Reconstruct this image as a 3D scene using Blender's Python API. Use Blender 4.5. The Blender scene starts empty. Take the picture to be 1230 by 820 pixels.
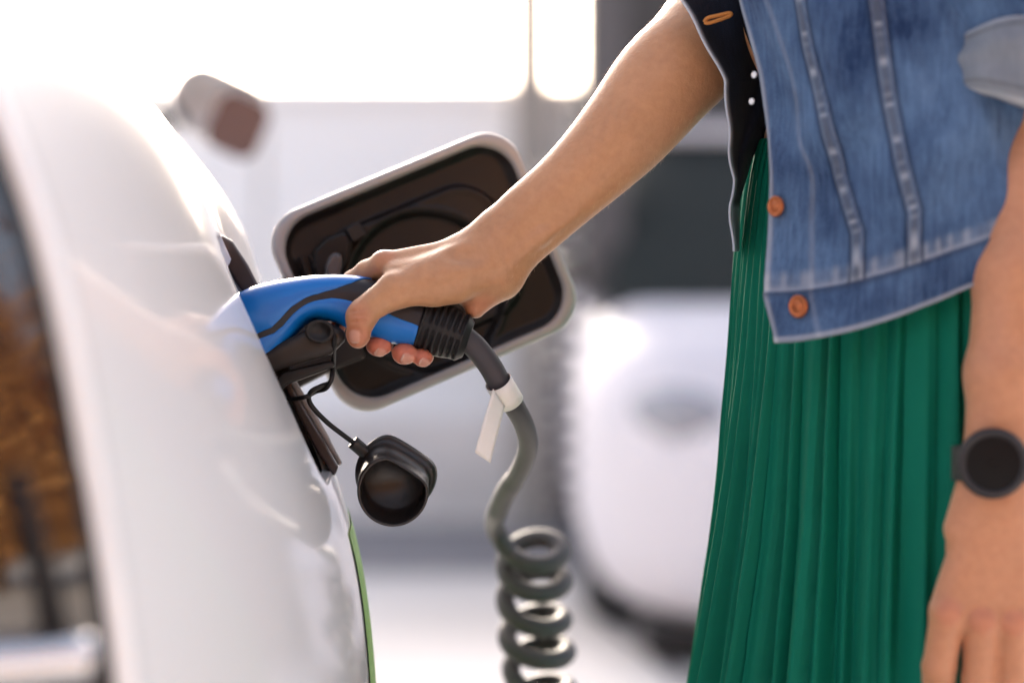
import bpy, bmesh, math, random
import numpy as np
from mathutils import Vector, Matrix
random.seed(7); rng = np.random.default_rng(7)
S = bpy.context.scene; COL = S.collection
PI = math.pi
# ------------------------------------------------------------------ camera
K = 36/85/1230.0            # radians per photo pixel
HOR = 300                   # horizon row in the photo
CZ = 1.10                   # camera height
PITCH = math.atan((410-HOR)*K)
D0 = 2.0
cd = bpy.data.cameras.new('camera'); cam = bpy.data.objects.new('camera', cd); COL.objects.link(cam)
cam.location = (0, 0, CZ); cam.rotation_euler = (PI/2-PITCH, 0, 0)
cd.lens = 85; cd.sensor_width = 36; cd.clip_start = .05; cd.clip_end = 3000
cd.dof.use_dof = True; cd.dof.focus_distance = D0; cd.dof.aperture_fstop = 2.0
S.camera = cam
# ------------------------------------------------------------------ sky, sun, exposure
SUN_EL, SUN_AZ = 22, -10    # azimuth measured from +Y towards +X (negative: left of the view)
w = bpy.data.worlds.new('World'); S.world = w; w.use_nodes = True
nt = w.node_tree; bg = nt.nodes['Background']
sky = nt.nodes.new('ShaderNodeTexSky'); sky.sky_type = 'NISHITA'; sky.sun_disc = False
sky.sun_elevation = math.radians(SUN_EL); sky.sun_rotation = math.radians(SUN_AZ)
sky.air_density = 1.0; sky.dust_density = 6.0; sky.ozone_density = 1.0; sky.altitude = 100
tint = nt.nodes.new('ShaderNodeMix'); tint.data_type = 'RGBA'; tint.blend_type = 'MULTIPLY'; tint.inputs['Factor'].default_value = 1
tint.inputs['B'].default_value = (1.0, .88, .84, 1)      # warm, hazy late-day air
nt.links.new(sky.outputs[0], tint.inputs['A']); hs = nt.nodes.new('ShaderNodeHueSaturation'); hs.inputs['Saturation'].default_value = .62; nt.links.new(tint.outputs['Result'], hs.inputs['Color']); nt.links.new(hs.outputs[0], bg.inputs[0]); bg.inputs[1].default_value = 0.15
sd = bpy.data.lights.new('sun', 'SUN'); sun = bpy.data.objects.new('sun', sd); COL.objects.link(sun)
sd.energy = 2.2; sd.angle = math.radians(.5); sd.color = (1, .90, .75)
_e, _a = math.radians(SUN_EL), math.radians(SUN_AZ)
sdir = Vector((math.sin(_a)*math.cos(_e), math.cos(_a)*math.cos(_e), math.sin(_e)))
sun.rotation_euler = sdir.to_track_quat('Z', 'Y').to_euler()
S.view_settings.view_transform = 'Standard'; S.view_settings.look = 'None'
S.view_settings.exposure = 2.2; S.view_settings.gamma = 1
S.cycles.max_bounces = 8; S.cycles.use_denoising = True
# ------------------------------------------------------------------ helpers
FW = np.array((0, math.cos(PITCH), -math.sin(PITCH))); UP = np.array((0, math.sin(PITCH), math.cos(PITCH)))
RT = np.array((1., 0, 0)); CP = np.array((0, 0, CZ))
def W(px, py, D=D0):         # a photo pixel at depth D (m) -> world point
    return CP + FW*D + RT*((px-615)*K*D) + UP*((410-py)*K*D)
def pix(P):
    P = np.asarray(P, float)-CP; D = P @ FW
    return 615+(P @ RT)/(K*D), 410-(P @ UP)/(K*D), D
def zrow(py, y):             # height of photo row py at world y
    return CZ + y*math.tan(-PITCH+math.atan((410-py)*K))
def cs(px, py, dd=0):        # photo pixel + depth offset in mm -> camera space (m)
    D = D0+dd/1000.
    return np.array(((px-615)*K*D, (410-py)*K*D, -D))
def cam2world(V):
    V = np.asarray(V, float)
    return CP + V[:, :1]*RT + V[:, 1:2]*UP - V[:, 2:3]*FW
def sm(a, b, x):
    t = np.clip((x-a)/(b-a), 0, 1); return t*t*(3-2*t)
def interp(x, xs, ys):       # smooth (monotone-ish) interpolation
    xs = np.asarray(xs, float); ys = np.asarray(ys, float)
    m = np.gradient(ys, xs)
    x = np.clip(x, xs[0], xs[-1]); i = np.clip(np.searchsorted(xs, x)-1, 0, len(xs)-2)
    h = xs[i+1]-xs[i]; t = (x-xs[i])/h
    return ((2*t**3-3*t**2+1)*ys[i]+(t**3-2*t**2+t)*h*m[i]+(-2*t**3+3*t**2)*ys[i+1]+(t**3-t**2)*h*m[i+1])
def mesh(name, V, F, mats=None, parent=None, smooth=True, fm=None, attrs=None, uv=None):
    me = bpy.data.meshes.new(name)
    V = np.asarray(V, np.float32)
    me.from_pydata([tuple(map(float, v)) for v in V], [], [tuple(int(i) for i in f) for f in F])
    if mats is not None:
        for m in (mats if isinstance(mats, (list, tuple)) else [mats]): me.materials.append(m)
    me.polygons.foreach_set('use_smooth', [smooth]*len(me.polygons))
    if fm is not None: me.polygons.foreach_set('material_index', np.asarray(fm, np.int32))
    for k, a in (attrs or {}).items():
        at = me.attributes.new(k, 'FLOAT', 'POINT'); at.data.foreach_set('value', np.asarray(a, np.float32))
    me.update()
    o = bpy.data.objects.new(name, me); COL.objects.link(o)
    if parent: o.parent = parent; o.matrix_parent_inverse = parent.matrix_world.inverted()
    return o
def fixn(o):
    bm = bmesh.new(); bm.from_mesh(o.data); bmesh.ops.recalc_face_normals(bm, faces=bm.faces); bm.to_mesh(o.data); bm.free(); return o
def thing(name, label, cat, loc=(0, 0, 0), group=None):
    o = bpy.data.objects.new(name, None); o.empty_display_size = .1; COL.objects.link(o); o.location = loc
    o['label'] = label; o['category'] = cat
    if group: o['group'] = group
    bpy.context.view_layer.update(); return o
def grid_faces(nu, nv, cu=False, cv=False):
    F = []
    for i in range(nu if cu else nu-1):
        for j in range(nv if cv else nv-1):
            a, b = i, (i+1) % nu; c, d = j, (j+1) % nv
            F.append((a*nv+c, b*nv+c, b*nv+d, a*nv+d))
    return F
def solid(o, t, off=-1):
    m = o.modifiers.new('Solidify', 'SOLIDIFY'); m.thickness = t; m.offset = off; return o
def bev(o, wd, n=2):
    m = o.modifiers.new('Bevel', 'BEVEL'); m.width = wd; m.segments = n; m.limit_method = 'ANGLE'; m.angle_limit = math.radians(35); return o
def box(name, c, s, mat, parent=None, rot=None, bv=0, axes=None):
    c = np.asarray(c, float); V = []
    A = np.eye(3) if axes is None else np.asarray(axes, float)
    for x in (-.5, .5):
        for y in (-.5, .5):
            for z in (-.5, .5): V.append(c + A[0]*x*s[0] + A[1]*y*s[1] + A[2]*z*s[2])
    F = [(0, 1, 3, 2), (4, 6, 7, 5), (0, 4, 5, 1), (2, 3, 7, 6), (0, 2, 6, 4), (1, 5, 7, 3)]
    o = mesh(name, V, F, mat, parent, smooth=False); fixn(o)
    if bv: bev(o, bv)
    return o
def tube_data(P, R, n=12, caps=True, closed=False):
    P = np.asarray(P, float); N = len(P); R = np.full(N, R) if np.isscalar(R) else np.asarray(R, float)
    T = np.gradient(P, axis=0); T /= np.linalg.norm(T, axis=1)[:, None]+1e-12
    a = np.array((0, 0, 1.)) if abs(T[0][2]) < .9 else np.array((1., 0, 0))
    u = np.cross(T[0], a); u /= np.linalg.norm(u); V = []
    for i in range(N):
        u = u-T[i]*(u @ T[i]); u /= np.linalg.norm(u); v = np.cross(T[i], u)
        for k in range(n):
            t = 2*PI*k/n; V.append(P[i]+R[i]*(u*math.cos(t)+v*math.sin(t)))
    F = grid_faces(N, n, cv=True)
    if caps: F += [tuple(range(n))[::-1], tuple((N-1)*n+k for k in range(n))]
    return V, F
def tube(name, P, R, mat, parent=None, n=12):
    V, F = tube_data(P, R, n); return fixn(mesh(name, V, F, mat, parent))
def catmull(P, m=8):
    P = np.asarray(P, float); Q = np.vstack((2*P[0]-P[1], P, 2*P[-1]-P[-2])); out = []
    for i in range(1, len(Q)-2):
        for s in range(m):
            t = s/m; out.append(.5*((2*Q[i])+(-Q[i-1]+Q[i+1])*t+(2*Q[i-1]-5*Q[i]+4*Q[i+1]-Q[i+2])*t*t+(-Q[i-1]+3*Q[i]-3*Q[i+1]+Q[i+2])*t**3))
    out.append(Q[-2]); return np.array(out)
def rrect(w_, h_, r, n=6):   # rounded rectangle outline, counter-clockwise
    out = []
    for cx, cy, a0 in ((w_/2-r, h_/2-r, 0), (-w_/2+r, h_/2-r, 90), (-w_/2+r, -h_/2+r, 180), (w_/2-r, -h_/2+r, 270)):
        for k in range(n+1):
            a = math.radians(a0+90*k/n); out.append((cx+r*math.cos(a), cy+r*math.sin(a)))
    return out
def disc_rings(rings):       # rings: list of lists of points -> lofted, last ring closed
    n = len(rings[0]); V = [p for r in rings for p in r]; F = grid_faces(len(rings), n, cv=True); F.append(tuple((len(rings)-1)*n+k for k in range(n))); return V, F
# ------------------------------------------------------------------ materials
def mat(name, col, rough=.5, metal=0, spec=.5, ior=1.5, coat=0, coatr=.03, sss=0, trans=0, sheen=0, noise=None, bump=None, alpha=1, emis=None):
    m = bpy.data.materials.new(name); m.use_nodes = True; n = m.node_tree; b = n.nodes['Principled BSDF']
    b.inputs['Base Color'].default_value = (*col, 1); b.inputs['Roughness'].default_value = rough
    b.inputs['Metallic'].default_value = metal; b.inputs['IOR'].default_value = ior
    b.inputs['Specular IOR Level'].default_value = spec
    b.inputs['Coat Weight'].default_value = coat; b.inputs['Coat Roughness'].default_value = coatr
    b.inputs['Sheen Weight'].default_value = sheen; b.inputs['Transmission Weight'].default_value = trans
    b.inputs['Subsurface Weight'].default_value = sss
    if noise:                # (scale, amount, [stretch])
        tc = n.nodes.new('ShaderNodeTexCoord'); mp = n.nodes.new('ShaderNodeMapping')
        if len(noise) > 2: mp.inputs['Scale'].default_value = noise[2]
        nz = n.nodes.new('ShaderNodeTexNoise'); nz.inputs['Scale'].default_value = noise[0]; nz.inputs['Detail'].default_value = 8
        mx = n.nodes.new('ShaderNodeMix'); mx.data_type = 'RGBA'; a = noise[1]
        mx.inputs['A'].default_value = (*[c*(1-a) for c in col], 1); mx.inputs['B'].default_value = (*[min(1, c*(1+a)) for c in col], 1)
        n.links.new(tc.outputs['Object'], mp.inputs[0]); n.links.new(mp.outputs[0], nz.inputs['Vector'])
        n.links.new(nz.outputs['Fac'], mx.inputs['Factor']); n.links.new(mx.outputs['Result'], b.inputs['Base Color'])
    if bump:                 # (scale, strength, distance)
        tc = n.nodes.new('ShaderNodeTexCoord'); nz = n.nodes.new('ShaderNodeTexNoise'); nz.inputs['Scale'].default_value = bump[0]; nz.inputs['Detail'].default_value = 6
        bp = n.nodes.new('ShaderNodeBump'); bp.inputs['Strength'].default_value = bump[1]; bp.inputs['Distance'].default_value = bump[2]
        n.links.new(tc.outputs['Object'], nz.inputs['Vector']); n.links.new(nz.outputs['Fac'], bp.inputs['Height']); n.links.new(bp.outputs[0], b.inputs['Normal'])
    return m
M = {}
M['paint'] = mat('white_car_paint', (.87, .86, .87), .4, coat=1, coatr=.10, ior=1.5)
M['glass'] = mat('dark_tailgate_glass', (.012, .011, .013), .05, ior=1.95)
_n = M['glass'].node_tree; _t = _n.nodes.new('ShaderNodeTexCoord'); _m = _n.nodes.new('ShaderNodeMapping'); _m.inputs['Scale'].default_value = (1, 1, .22)
_z = _n.nodes.new('ShaderNodeTexNoise'); _z.inputs['Scale'].default_value = 16; _z.inputs['Detail'].default_value = 1; _z.inputs['Distortion'].default_value = .5
_b = _n.nodes.new('ShaderNodeBump'); _b.inputs['Strength'].default_value = .35; _b.inputs['Distance'].default_value = .01
_n.links.new(_t.outputs['Object'], _m.inputs[0]); _n.links.new(_m.outputs[0], _z.inputs['Vector']); _n.links.new(_z.outputs['Fac'], _b.inputs['Height']); _n.links.new(_b.outputs[0], _n.nodes['Principled BSDF'].inputs['Normal'])
M['sideglass'] = mat('tinted_side_glass', (.03, .03, .035), .03, ior=1.6, coat=.5)
M['black'] = mat('black_plastic', (.018, .016, .016), .42, spec=.25, noise=(60, .2), bump=(900, .15, .0004))
M['blackgloss'] = mat('glossy_black_plastic', (.012, .011, .012), .18, coat=.4)
M['flapin'] = mat('flap_black_moulding', (.0075, .006, .006), .42, spec=.25, noise=(30, .2), bump=(1200, .12, .0003))
M['recess'] = mat('port_recess_plastic', (.03, .024, .022), .35, spec=.25, noise=(30, .25))
M['flappaint'] = mat('silver_white_flap_paint', (.30, .30, .31), .35, coat=.4)
M['chrome'] = mat('brushed_silver', (.72, .72, .74), .25, metal=.9)
M['blue'] = mat('blue_plug_plastic', (.0, .145, .52), .36, spec=.35, coat=.25, coatr=.25, noise=(25, .05), bump=(1500, .06, .0003))
M['rubber'] = mat('black_rubber', (.016, .015, .016), .5, spec=.25, noise=(40, .25), bump=(700, .2, .0004))
M['cable'] = mat('grey_cable_jacket', (.050, .046, .054), .6, spec=.4, noise=(30, .2), bump=(500, .15, .0005))
M['tag'] = mat('white_paper_label', (.78, .77, .74), .55, noise=(60, .06), bump=(300, .2, .0003))
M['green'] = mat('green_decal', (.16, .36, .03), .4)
M['nail'] = mat('nail', (.78, .50, .42), .25, coat=.3, sss=.1)
M['copper'] = mat('copper_button', (.42, .13, .05), .38, metal=.75, noise=(300, .4))
M['steel'] = mat('steel_button', (.7, .7, .72), .3, metal=.9)
M['watch'] = mat('watch_black', (.008, .008, .012), .5)
M['watchglass'] = mat('watch_glass', (.004, .004, .005), .45, spec=.15)
M['shirt'] = mat('black_knit_shirt', (.006, .005, .006), .95, spec=.1, noise=(80, .3))
M['hair'] = mat('brown_hair', (.06, .03, .015), .5)
M['thread'] = mat('orange_thread', (.45, .18, .04), .8)
M['shoe'] = mat('white_shoe_leather', (.7, .7, .68), .5)
def attr_mix(m, attr, colB, extra=None):
    n = m.node_tree; b = n.nodes['Principled BSDF']; src = b.inputs['Base Color'].links
    mx = n.nodes.new('ShaderNodeMix'); mx.data_type = 'RGBA'; at = n.nodes.new('ShaderNodeAttribute'); at.attribute_name = attr
    if src: n.links.new(src[0].from_socket, mx.inputs['A'])
    else: mx.inputs['A'].default_value = b.inputs['Base Color'].default_value
    mx.inputs['B'].default_value = (*colB, 1)
    n.links.new(at.outputs['Fac'], mx.inputs['Factor']); n.links.new(mx.outputs['Result'], b.inputs['Base Color']); return m
# skin: mottled, with fine creases; 'red' = redder finger tips / knuckles, 'crease' = darker folds
def skin_mat():
    m = mat('skin', (.46, .246, .128), .47, sss=.12, noise=(22, .15)); n = m.node_tree; b = n.nodes['Principled BSDF']
    b.inputs['Subsurface Radius'].default_value = (1, .35, .2); b.inputs['Subsurface Scale'].default_value = .006
    b.inputs['Sheen Weight'].default_value = .15; b.inputs['Sheen Roughness'].default_value = .4
    attr_mix(m, 'red', (.50, .145, .09)); attr_mix(m, 'nail', (.55, .30, .23)); attr_mix(m, 'tip', (.72, .62, .54))
    tc = n.nodes.new('ShaderNodeTexCoord')
    def add(a_, b_, f_):
        q = n.nodes.new('ShaderNodeMath'); q.operation = 'MULTIPLY_ADD'; q.inputs[1].default_value = f_; n.links.new(b_, q.inputs[0]); n.links.new(a_, q.inputs[2]); return q.outputs[0]
    def nz(sc, det, scl=(1, 1, 1), dist=0):
        mp = n.nodes.new('ShaderNodeMapping'); mp.inputs['Scale'].default_value = scl; z = n.nodes.new('ShaderNodeTexNoise'); z.inputs['Scale'].default_value = sc; z.inputs['Detail'].default_value = det; z.inputs['Distortion'].default_value = dist
        n.links.new(tc.outputs['Object'], mp.inputs[0]); n.links.new(mp.outputs[0], z.inputs['Vector']); return z.outputs['Fac']
    v = n.nodes.new('ShaderNodeTexVoronoi'); v.inputs['Scale'].default_value = 420; n.links.new(tc.outputs['Object'], v.inputs['Vector'])
    h = add(nz(95, 6, dist=.8), v.outputs['Distance'], .30); h = add(h, nz(240, 3, (1.6, 1, .5)), .7); h = add(h, nz(900, 2), .35)
    bp = n.nodes.new('ShaderNodeBump'); bp.inputs['Strength'].default_value = .32; bp.inputs['Distance'].default_value = .0010
    n.links.new(h, bp.inputs['Height']); n.links.new(bp.outputs[0], b.inputs['Normal'])
    src = b.inputs['Base Color'].links[0].from_socket; mt = n.nodes.new('ShaderNodeMix'); mt.data_type = 'RGBA'; mt.blend_type = 'MULTIPLY'; mt.inputs['Factor'].default_value = 1
    cr = n.nodes.new('ShaderNodeValToRGB'); cr.color_ramp.elements[0].position = .3; cr.color_ramp.elements[0].color = (.92, .87, .84, 1); cr.color_ramp.elements[1].position = .7; cr.color_ramp.elements[1].color = (1.04, 1.03, 1.01, 1)
    n.links.new(add(nz(150, 5), nz(420, 2), .0), cr.inputs[0]); n.links.new(src, mt.inputs['A']); n.links.new(cr.outputs[0], mt.inputs['B']); n.links.new(mt.outputs['Result'], b.inputs['Base Color'])
    return m
M['skin'] = skin_mat()
def denim_mat(name, dark, light, wear):
    m = mat(name, dark, .9, spec=.2, sheen=.04); n = m.node_tree; b = n.nodes['Principled BSDF']
    tc = n.nodes.new('ShaderNodeTexCoord')
    def noise(sc, det=6, scl=(1, 1, 1), rot=(0, 0, 0)):
        mp = n.nodes.new('ShaderNodeMapping'); mp.inputs['Scale'].default_value = scl; mp.inputs['Rotation'].default_value = rot
        z = n.nodes.new('ShaderNodeTexNoise'); z.inputs['Scale'].default_value = sc; z.inputs['Detail'].default_value = det
        n.links.new(tc.outputs['Object'], mp.inputs[0]); n.links.new(mp.outputs[0], z.inputs['Vector']); return z.outputs['Fac']
    def mathn(op, a, b_, clamp=False):
        q = n.nodes.new('ShaderNodeMath'); q.operation = op; q.use_clamp = clamp
        for i, s_ in enumerate((a, b_)):
            if isinstance(s_, (int, float)): q.inputs[i].default_value = s_
            else: n.links.new(s_, q.inputs[i])
        return q.outputs[0]
    big = noise(14, 7); slub = noise(300, 2, (1, 1, .12)); fine = noise(900, 2)
    f = mathn('ADD', mathn('MULTIPLY', big, 2.0), mathn('MULTIPLY', slub, .7)); f = mathn('SUBTRACT', f, .90); f = mathn('ADD', f, mathn('MULTIPLY', mathn('SUBTRACT', fine, .5), .5), True)
    mx = n.nodes.new('ShaderNodeMix'); mx.data_type = 'RGBA'; mx.inputs['A'].default_value = (*dark, 1); mx.inputs['B'].default_value = (*light, 1)
    n.links.new(f, mx.inputs['Factor']); n.links.new(mx.outputs['Result'], b.inputs['Base Color'])
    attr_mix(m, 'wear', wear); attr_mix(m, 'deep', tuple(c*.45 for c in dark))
    bp = n.nodes.new('ShaderNodeBump'); bp.inputs['Strength'].default_value = .5; bp.inputs['Distance'].default_value = .0008
    n.links.new(mathn('ADD', slub, fine), bp.inputs['Height']); n.links.new(bp.outputs[0], b.inputs['Normal']); return m
M['denim'] = denim_mat('washed_blue_denim', (.009, .026, .08), (.100, .18, .325), (.40, .43, .48))
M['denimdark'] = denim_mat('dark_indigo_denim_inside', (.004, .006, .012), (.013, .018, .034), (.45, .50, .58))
M['cuff'] = denim_mat('pale_turned_cuff_denim', (.13, .15, .19), (.22, .25, .29), (.35, .38, .42))
M['skirt'] = mat('green_pleated_fabric', (.002, .135, .086), .7, spec=.12, sheen=0, noise=(14, .12), bump=(600, .15, .0004))
M['concrete'] = mat('pale_paving_concrete', (.60, .575, .555), .8, noise=(1.2, .2), bump=(60, .3, .004))
M['asphalt'] = mat('asphalt', (.24, .23, .24), .85, noise=(30, .35), bump=(120, .4, .004))
M['wall'] = mat('white_render', (.88, .86, .87), .85, noise=(.7, .15), bump=(30, .2, .004))
M['beige'] = mat('sandstone_base', (.74, .69, .67), .85, noise=(2, .25))
M['slate'] = mat('slate_grey_cladding', (.062, .058, .058), .75, spec=.2, noise=(2, .25))
M['bark'] = mat('bark', (.08, .05, .03), .9, noise=(12, .4, (1, 1, .2)))
M['leaf'] = mat('autumn_leaf', (.40, .18, .035), .6, noise=(1.5, .6))
M['paint2'] = mat('white_satin_car_paint', (.62, .60, .64), .75, spec=.15)
M['farglass'] = mat('dark_windscreen', (.03, .035, .035), .9, spec=.1)
M['hinge'] = mat('dark_brown_hinge_plastic', (.045, .030, .028), .3, coat=.3)
M['trimgrey'] = mat('satin_grey_trim', (.30, .28, .28), .3, coat=.4)
M['tyre'] = mat('tyre', (.02, .02, .02), .8)
# ------------------------------------------------------------------ implicit surfaces
class Field:
    def __init__(s, lo, hi, h, base=.03):
        s.lo = np.array(lo, float); s.h = h; s.n = np.ceil((np.array(hi)-s.lo)/h).astype(int)+1
        s.F = np.full(s.n, base, np.float32)
    def sub(s, a, b):
        i0 = np.clip(np.floor((a-s.lo)/s.h).astype(int), 0, s.n); i1 = np.clip(np.ceil((b-s.lo)/s.h).astype(int)+1, 0, s.n)
        if (i1 <= i0).any(): return None, None
        sl = tuple(slice(p, q) for p, q in zip(i0, i1))
        X = [(s.lo[k]+s.h*np.arange(i0[k], i1[k])).astype(np.float32) for k in range(3)]
        return sl, np.meshgrid(*X, indexing='ij', sparse=True)
    def blend(s, sl, d, k, neg=False):
        a = s.F[sl]
        if neg: a, d = -a, d   # smooth subtraction
        if k <= 0: r = np.minimum(a, d)
        else:
            hh = np.clip(.5+.5*(a-d)/k, 0, 1); r = a*(1-hh)+d*hh-k*hh*(1-hh)
        s.F[sl] = -r if neg else r
    def limb(s, p0, p1, r0, r1, k=.006, flat=None, neg=False):
        """tapered capsule, radii either numbers or (in picture plane, in depth)"""
        p0 = np.asarray(p0, float); p1 = np.asarray(p1, float)
        r0 = np.array(r0 if isinstance(r0, (tuple, list)) else (r0, r0), float); r1 = np.array(r1 if isinstance(r1, (tuple, list)) else (r1, r1), float)
        R = max(r0.max(), r1.max())+k+3.5*s.h+.004
        sl, G = s.sub(np.minimum(p0, p1)-R, np.maximum(p0, p1)+R)
        if sl is None: return
        ax = p1-p0; L = np.linalg.norm(ax); ax /= L
        z = np.array((0, 0, 1.)) if flat is None else np.asarray(flat, float)
        e1 = np.cross(ax, z); 
        if np.linalg.norm(e1) < 1e-3: e1 = np.array((1., 0, 0))
        e1 /= np.linalg.norm(e1); e2 = np.cross(e1, ax)
        q = [G[i]-np.float32(p0[i]) for i in range(3)]
        dot = lambda v: q[0]*np.float32(v[0])+q[1]*np.float32(v[1])+q[2]*np.float32(v[2])
        a = dot(ax); t = np.clip(a/L, 0, 1); da = a-t*L; o1 = dot(e1); o2 = dot(e2)
        ra = r0[0]+(r1[0]-r0[0])*t; rb = r0[1]+(r1[1]-r0[1])*t; rm = np.minimum(ra, rb)
        qn = np.sqrt((da/rm)**2+(o1/ra)**2+(o2/rb)**2)
        s.blend(sl, ((qn-1)*rm).astype(np.float32), k, neg)
    def ball(s, c, r, k=.006, axes=None, neg=False):
        c = np.asarray(c, float); r = np.array(r if isinstance(r, (tuple, list)) else (r, r, r), float)
        R = r.max()+k+3.5*s.h+.004; sl, G = s.sub(c-R, c+R)
        if sl is None: return
        A = np.eye(3) if axes is None else np.asarray(axes, float)
        q = [G[i]-np.float32(c[i]) for i in range(3)]; acc = 0
        for i in range(3): acc = acc+((q[0]*A[i][0]+q[1]*A[i][1]+q[2]*A[i][2])/r[i])**2
        s.blend(sl, ((np.sqrt(acc)-1)*r.min()).astype(np.float32), k, neg)
    def chain(s, pts, rad, k=.006, flat=None):
        for i in range(len(pts)-1): s.limb(pts[i], pts[i+1], rad[i], rad[i+1], k, flat)
    def nets(s, smooth=2):
        F = s.F; inside = F < 0; nx, ny, nz = F.shape
        corners = [inside[i:nx-1+i, j:ny-1+j, k:nz-1+k] for i in (0, 1) for j in (0, 1) for k in (0, 1)]
        cnt = sum(c.astype(np.int8) for c in corners); act = (cnt > 0) & (cnt < 8)
        I, J, Kk = np.nonzero(act); idx = np.full(act.shape, -1, np.int64); idx[I, J, Kk] = np.arange(len(I))
        acc = np.zeros((len(I), 3)); num = np.zeros(len(I))
        cor = [(i, j, k) for i in (0, 1) for j in (0, 1) for k in (0, 1)]
        for a in cor:
            for ax in range(3):
                if a[ax]: continue
                b = list(a); b[ax] = 1
                fa = F[I+a[0], J+a[1], Kk+a[2]]; fb = F[I+b[0], J+b[1], Kk+b[2]]; c = (fa < 0) != (fb < 0)
                t = np.where(c, fa/(fa-fb+1e-20), 0); p = np.array(a, float)[None, :].repeat(len(I), 0); p[:, ax] += t
                acc += p*c[:, None]; num += c
        V = s.lo+s.h*(np.stack((I, J, Kk), 1)+acc/num[:, None]); Q = []
        for ax in range(3):
            sa = [slice(None)]*3; sb = [slice(None)]*3; sa[ax] = slice(0, -1); sb[ax] = slice(1, None)
            A = inside[tuple(sa)]; B = inside[tuple(sb)]; e = np.stack(np.nonzero(A != B), 1)
            o1, o2 = (ax+1) % 3, (ax+2) % 3
            ok = (e[:, o1] > 0) & (e[:, o2] > 0) & (e[:, o1] < act.shape[o1]) & (e[:, o2] < act.shape[o2]); e = e[ok]
            def vid(d1, d2):
                q = e.copy(); q[:, o1] -= d1; q[:, o2] -= d2; return idx[q[:, 0], q[:, 1], q[:, 2]]
            q = np.stack((vid(1, 1), vid(0, 1), vid(0, 0), vid(1, 0)), 1); fl = ~A[tuple(e.T)]
            q[fl] = q[fl][:, ::-1]; Q.append(q)
        Q = np.concatenate(Q); Q = Q[(Q >= 0).all(1)]
        for it in range(smooth*2):      # Taubin smoothing
            lam = .5 if it % 2 == 0 else -.52
            s_ = np.zeros_like(V); c_ = np.zeros(len(V))
            for a, b in ((0, 1), (1, 2), (2, 3), (3, 0)):
                np.add.at(s_, Q[:, a], V[Q[:, b]]); np.add.at(s_, Q[:, b], V[Q[:, a]]); np.add.at(c_, Q[:, a], 1); np.add.at(c_, Q[:, b], 1)
            V = V+lam*(s_/c_[:, None]-V)
        return V, Q
def fast_mesh(name, V, Q, mats, parent=None, attrs=None):
    me = bpy.data.meshes.new(name); n = len(V); m = len(Q)
    me.vertices.add(n); me.vertices.foreach_set('co', np.asarray(V, np.float32).ravel())
    me.loops.add(4*m); me.loops.foreach_set('vertex_index', np.asarray(Q, np.int32).ravel())
    me.polygons.add(m); me.polygons.foreach_set('loop_start', np.arange(m, dtype=np.int32)*4)
    me.polygons.foreach_set('use_smooth', np.ones(m, bool)); me.update(calc_edges=True); me.validate()
    for q in mats: me.materials.append(q)
    for k, a in (attrs or {}).items():
        at = me.attributes.new(k, 'FLOAT', 'POINT'); at.data.foreach_set('value', np.asarray(a, np.float32))
    o = bpy.data.objects.new(name, me); COL.objects.link(o)
    if parent: o.parent = parent; o.matrix_parent_inverse = parent.matrix_world.inverted()
    return o
# ================================================================== SETTING
def sheet(name, x0, x1, y0, y1, z, m, lab=None):
    o = mesh(name, [(x0, y0, z), (x1, y0, z), (x1, y1, z), (x0, y1, z)], [(0, 1, 2, 3)], m, smooth=False); o['kind'] = 'structure'; return o
sheet('ground', -900, 900, -900, 900, 0, M['concrete'])
yr0 = CZ/math.tan(PITCH+math.atan((690-410)*K)); yr1 = CZ/math.tan(PITCH+math.atan((628-410)*K))
sheet('road', -60, 60, yr0, yr1, .004, M['asphalt'])
YW = yr1+.05
# ------------------------------------------------------------------ pale wall with sandstone base
wl = thing('boundary_wall', 'long white rendered wall with a sandstone base beyond the road', 'wall', (0, YW+.2, 0))
zb = .42; zt = zrow(118, YW)
box('wall_base', (-6, YW+.2, zb/2), (26, .40, zb), M['beige'], wl)
x = -19.
while x < 7:
    box('wall_panel', (x+.99, YW+.2, zb+(zt-zb)/2), (1.98, .32, zt-zb), M['wall'], wl, bv=.01); x += 2
box('wall_coping', (-6, YW+.2, zt+.03), (26.2, .42, .06), M['wall'], wl)
# ------------------------------------------------------------------ slate clad building at right, its fascia and posts
bl = thing('clad_building', 'slate grey clad building standing behind the white parked car', 'building', (3, 9.3, 0))
xl = (697-615)*K*9.0
nb = 8
for i in range(nb):
    box('cladding_panel', (xl+.3+i*.6, 9.3, 1.9), (.592, .5, 3.8), M['slate'], bl, bv=.006)
box('core_wall', (xl+.1+nb*.3, 9.7, 1.9), (nb*.6, .4, 3.78), M['slate'], bl)
ps = thing('steel_post', 'thin grey post rising above the white wall', 'post', ((637-615)*K*9.6, 9.6, 0))
box('shaft', ((637-615)*K*9.6, 9.6, 1.6), (.15, .12, 3.2), mat('post_grey', (.38, .34, .31), .7), ps, bv=.01)
box('base_plate', ((637-615)*K*9.6, 9.6, .01), (.2, .2, .02), mat('post_grey', (.35, .33, .33), .5), ps)
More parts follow.
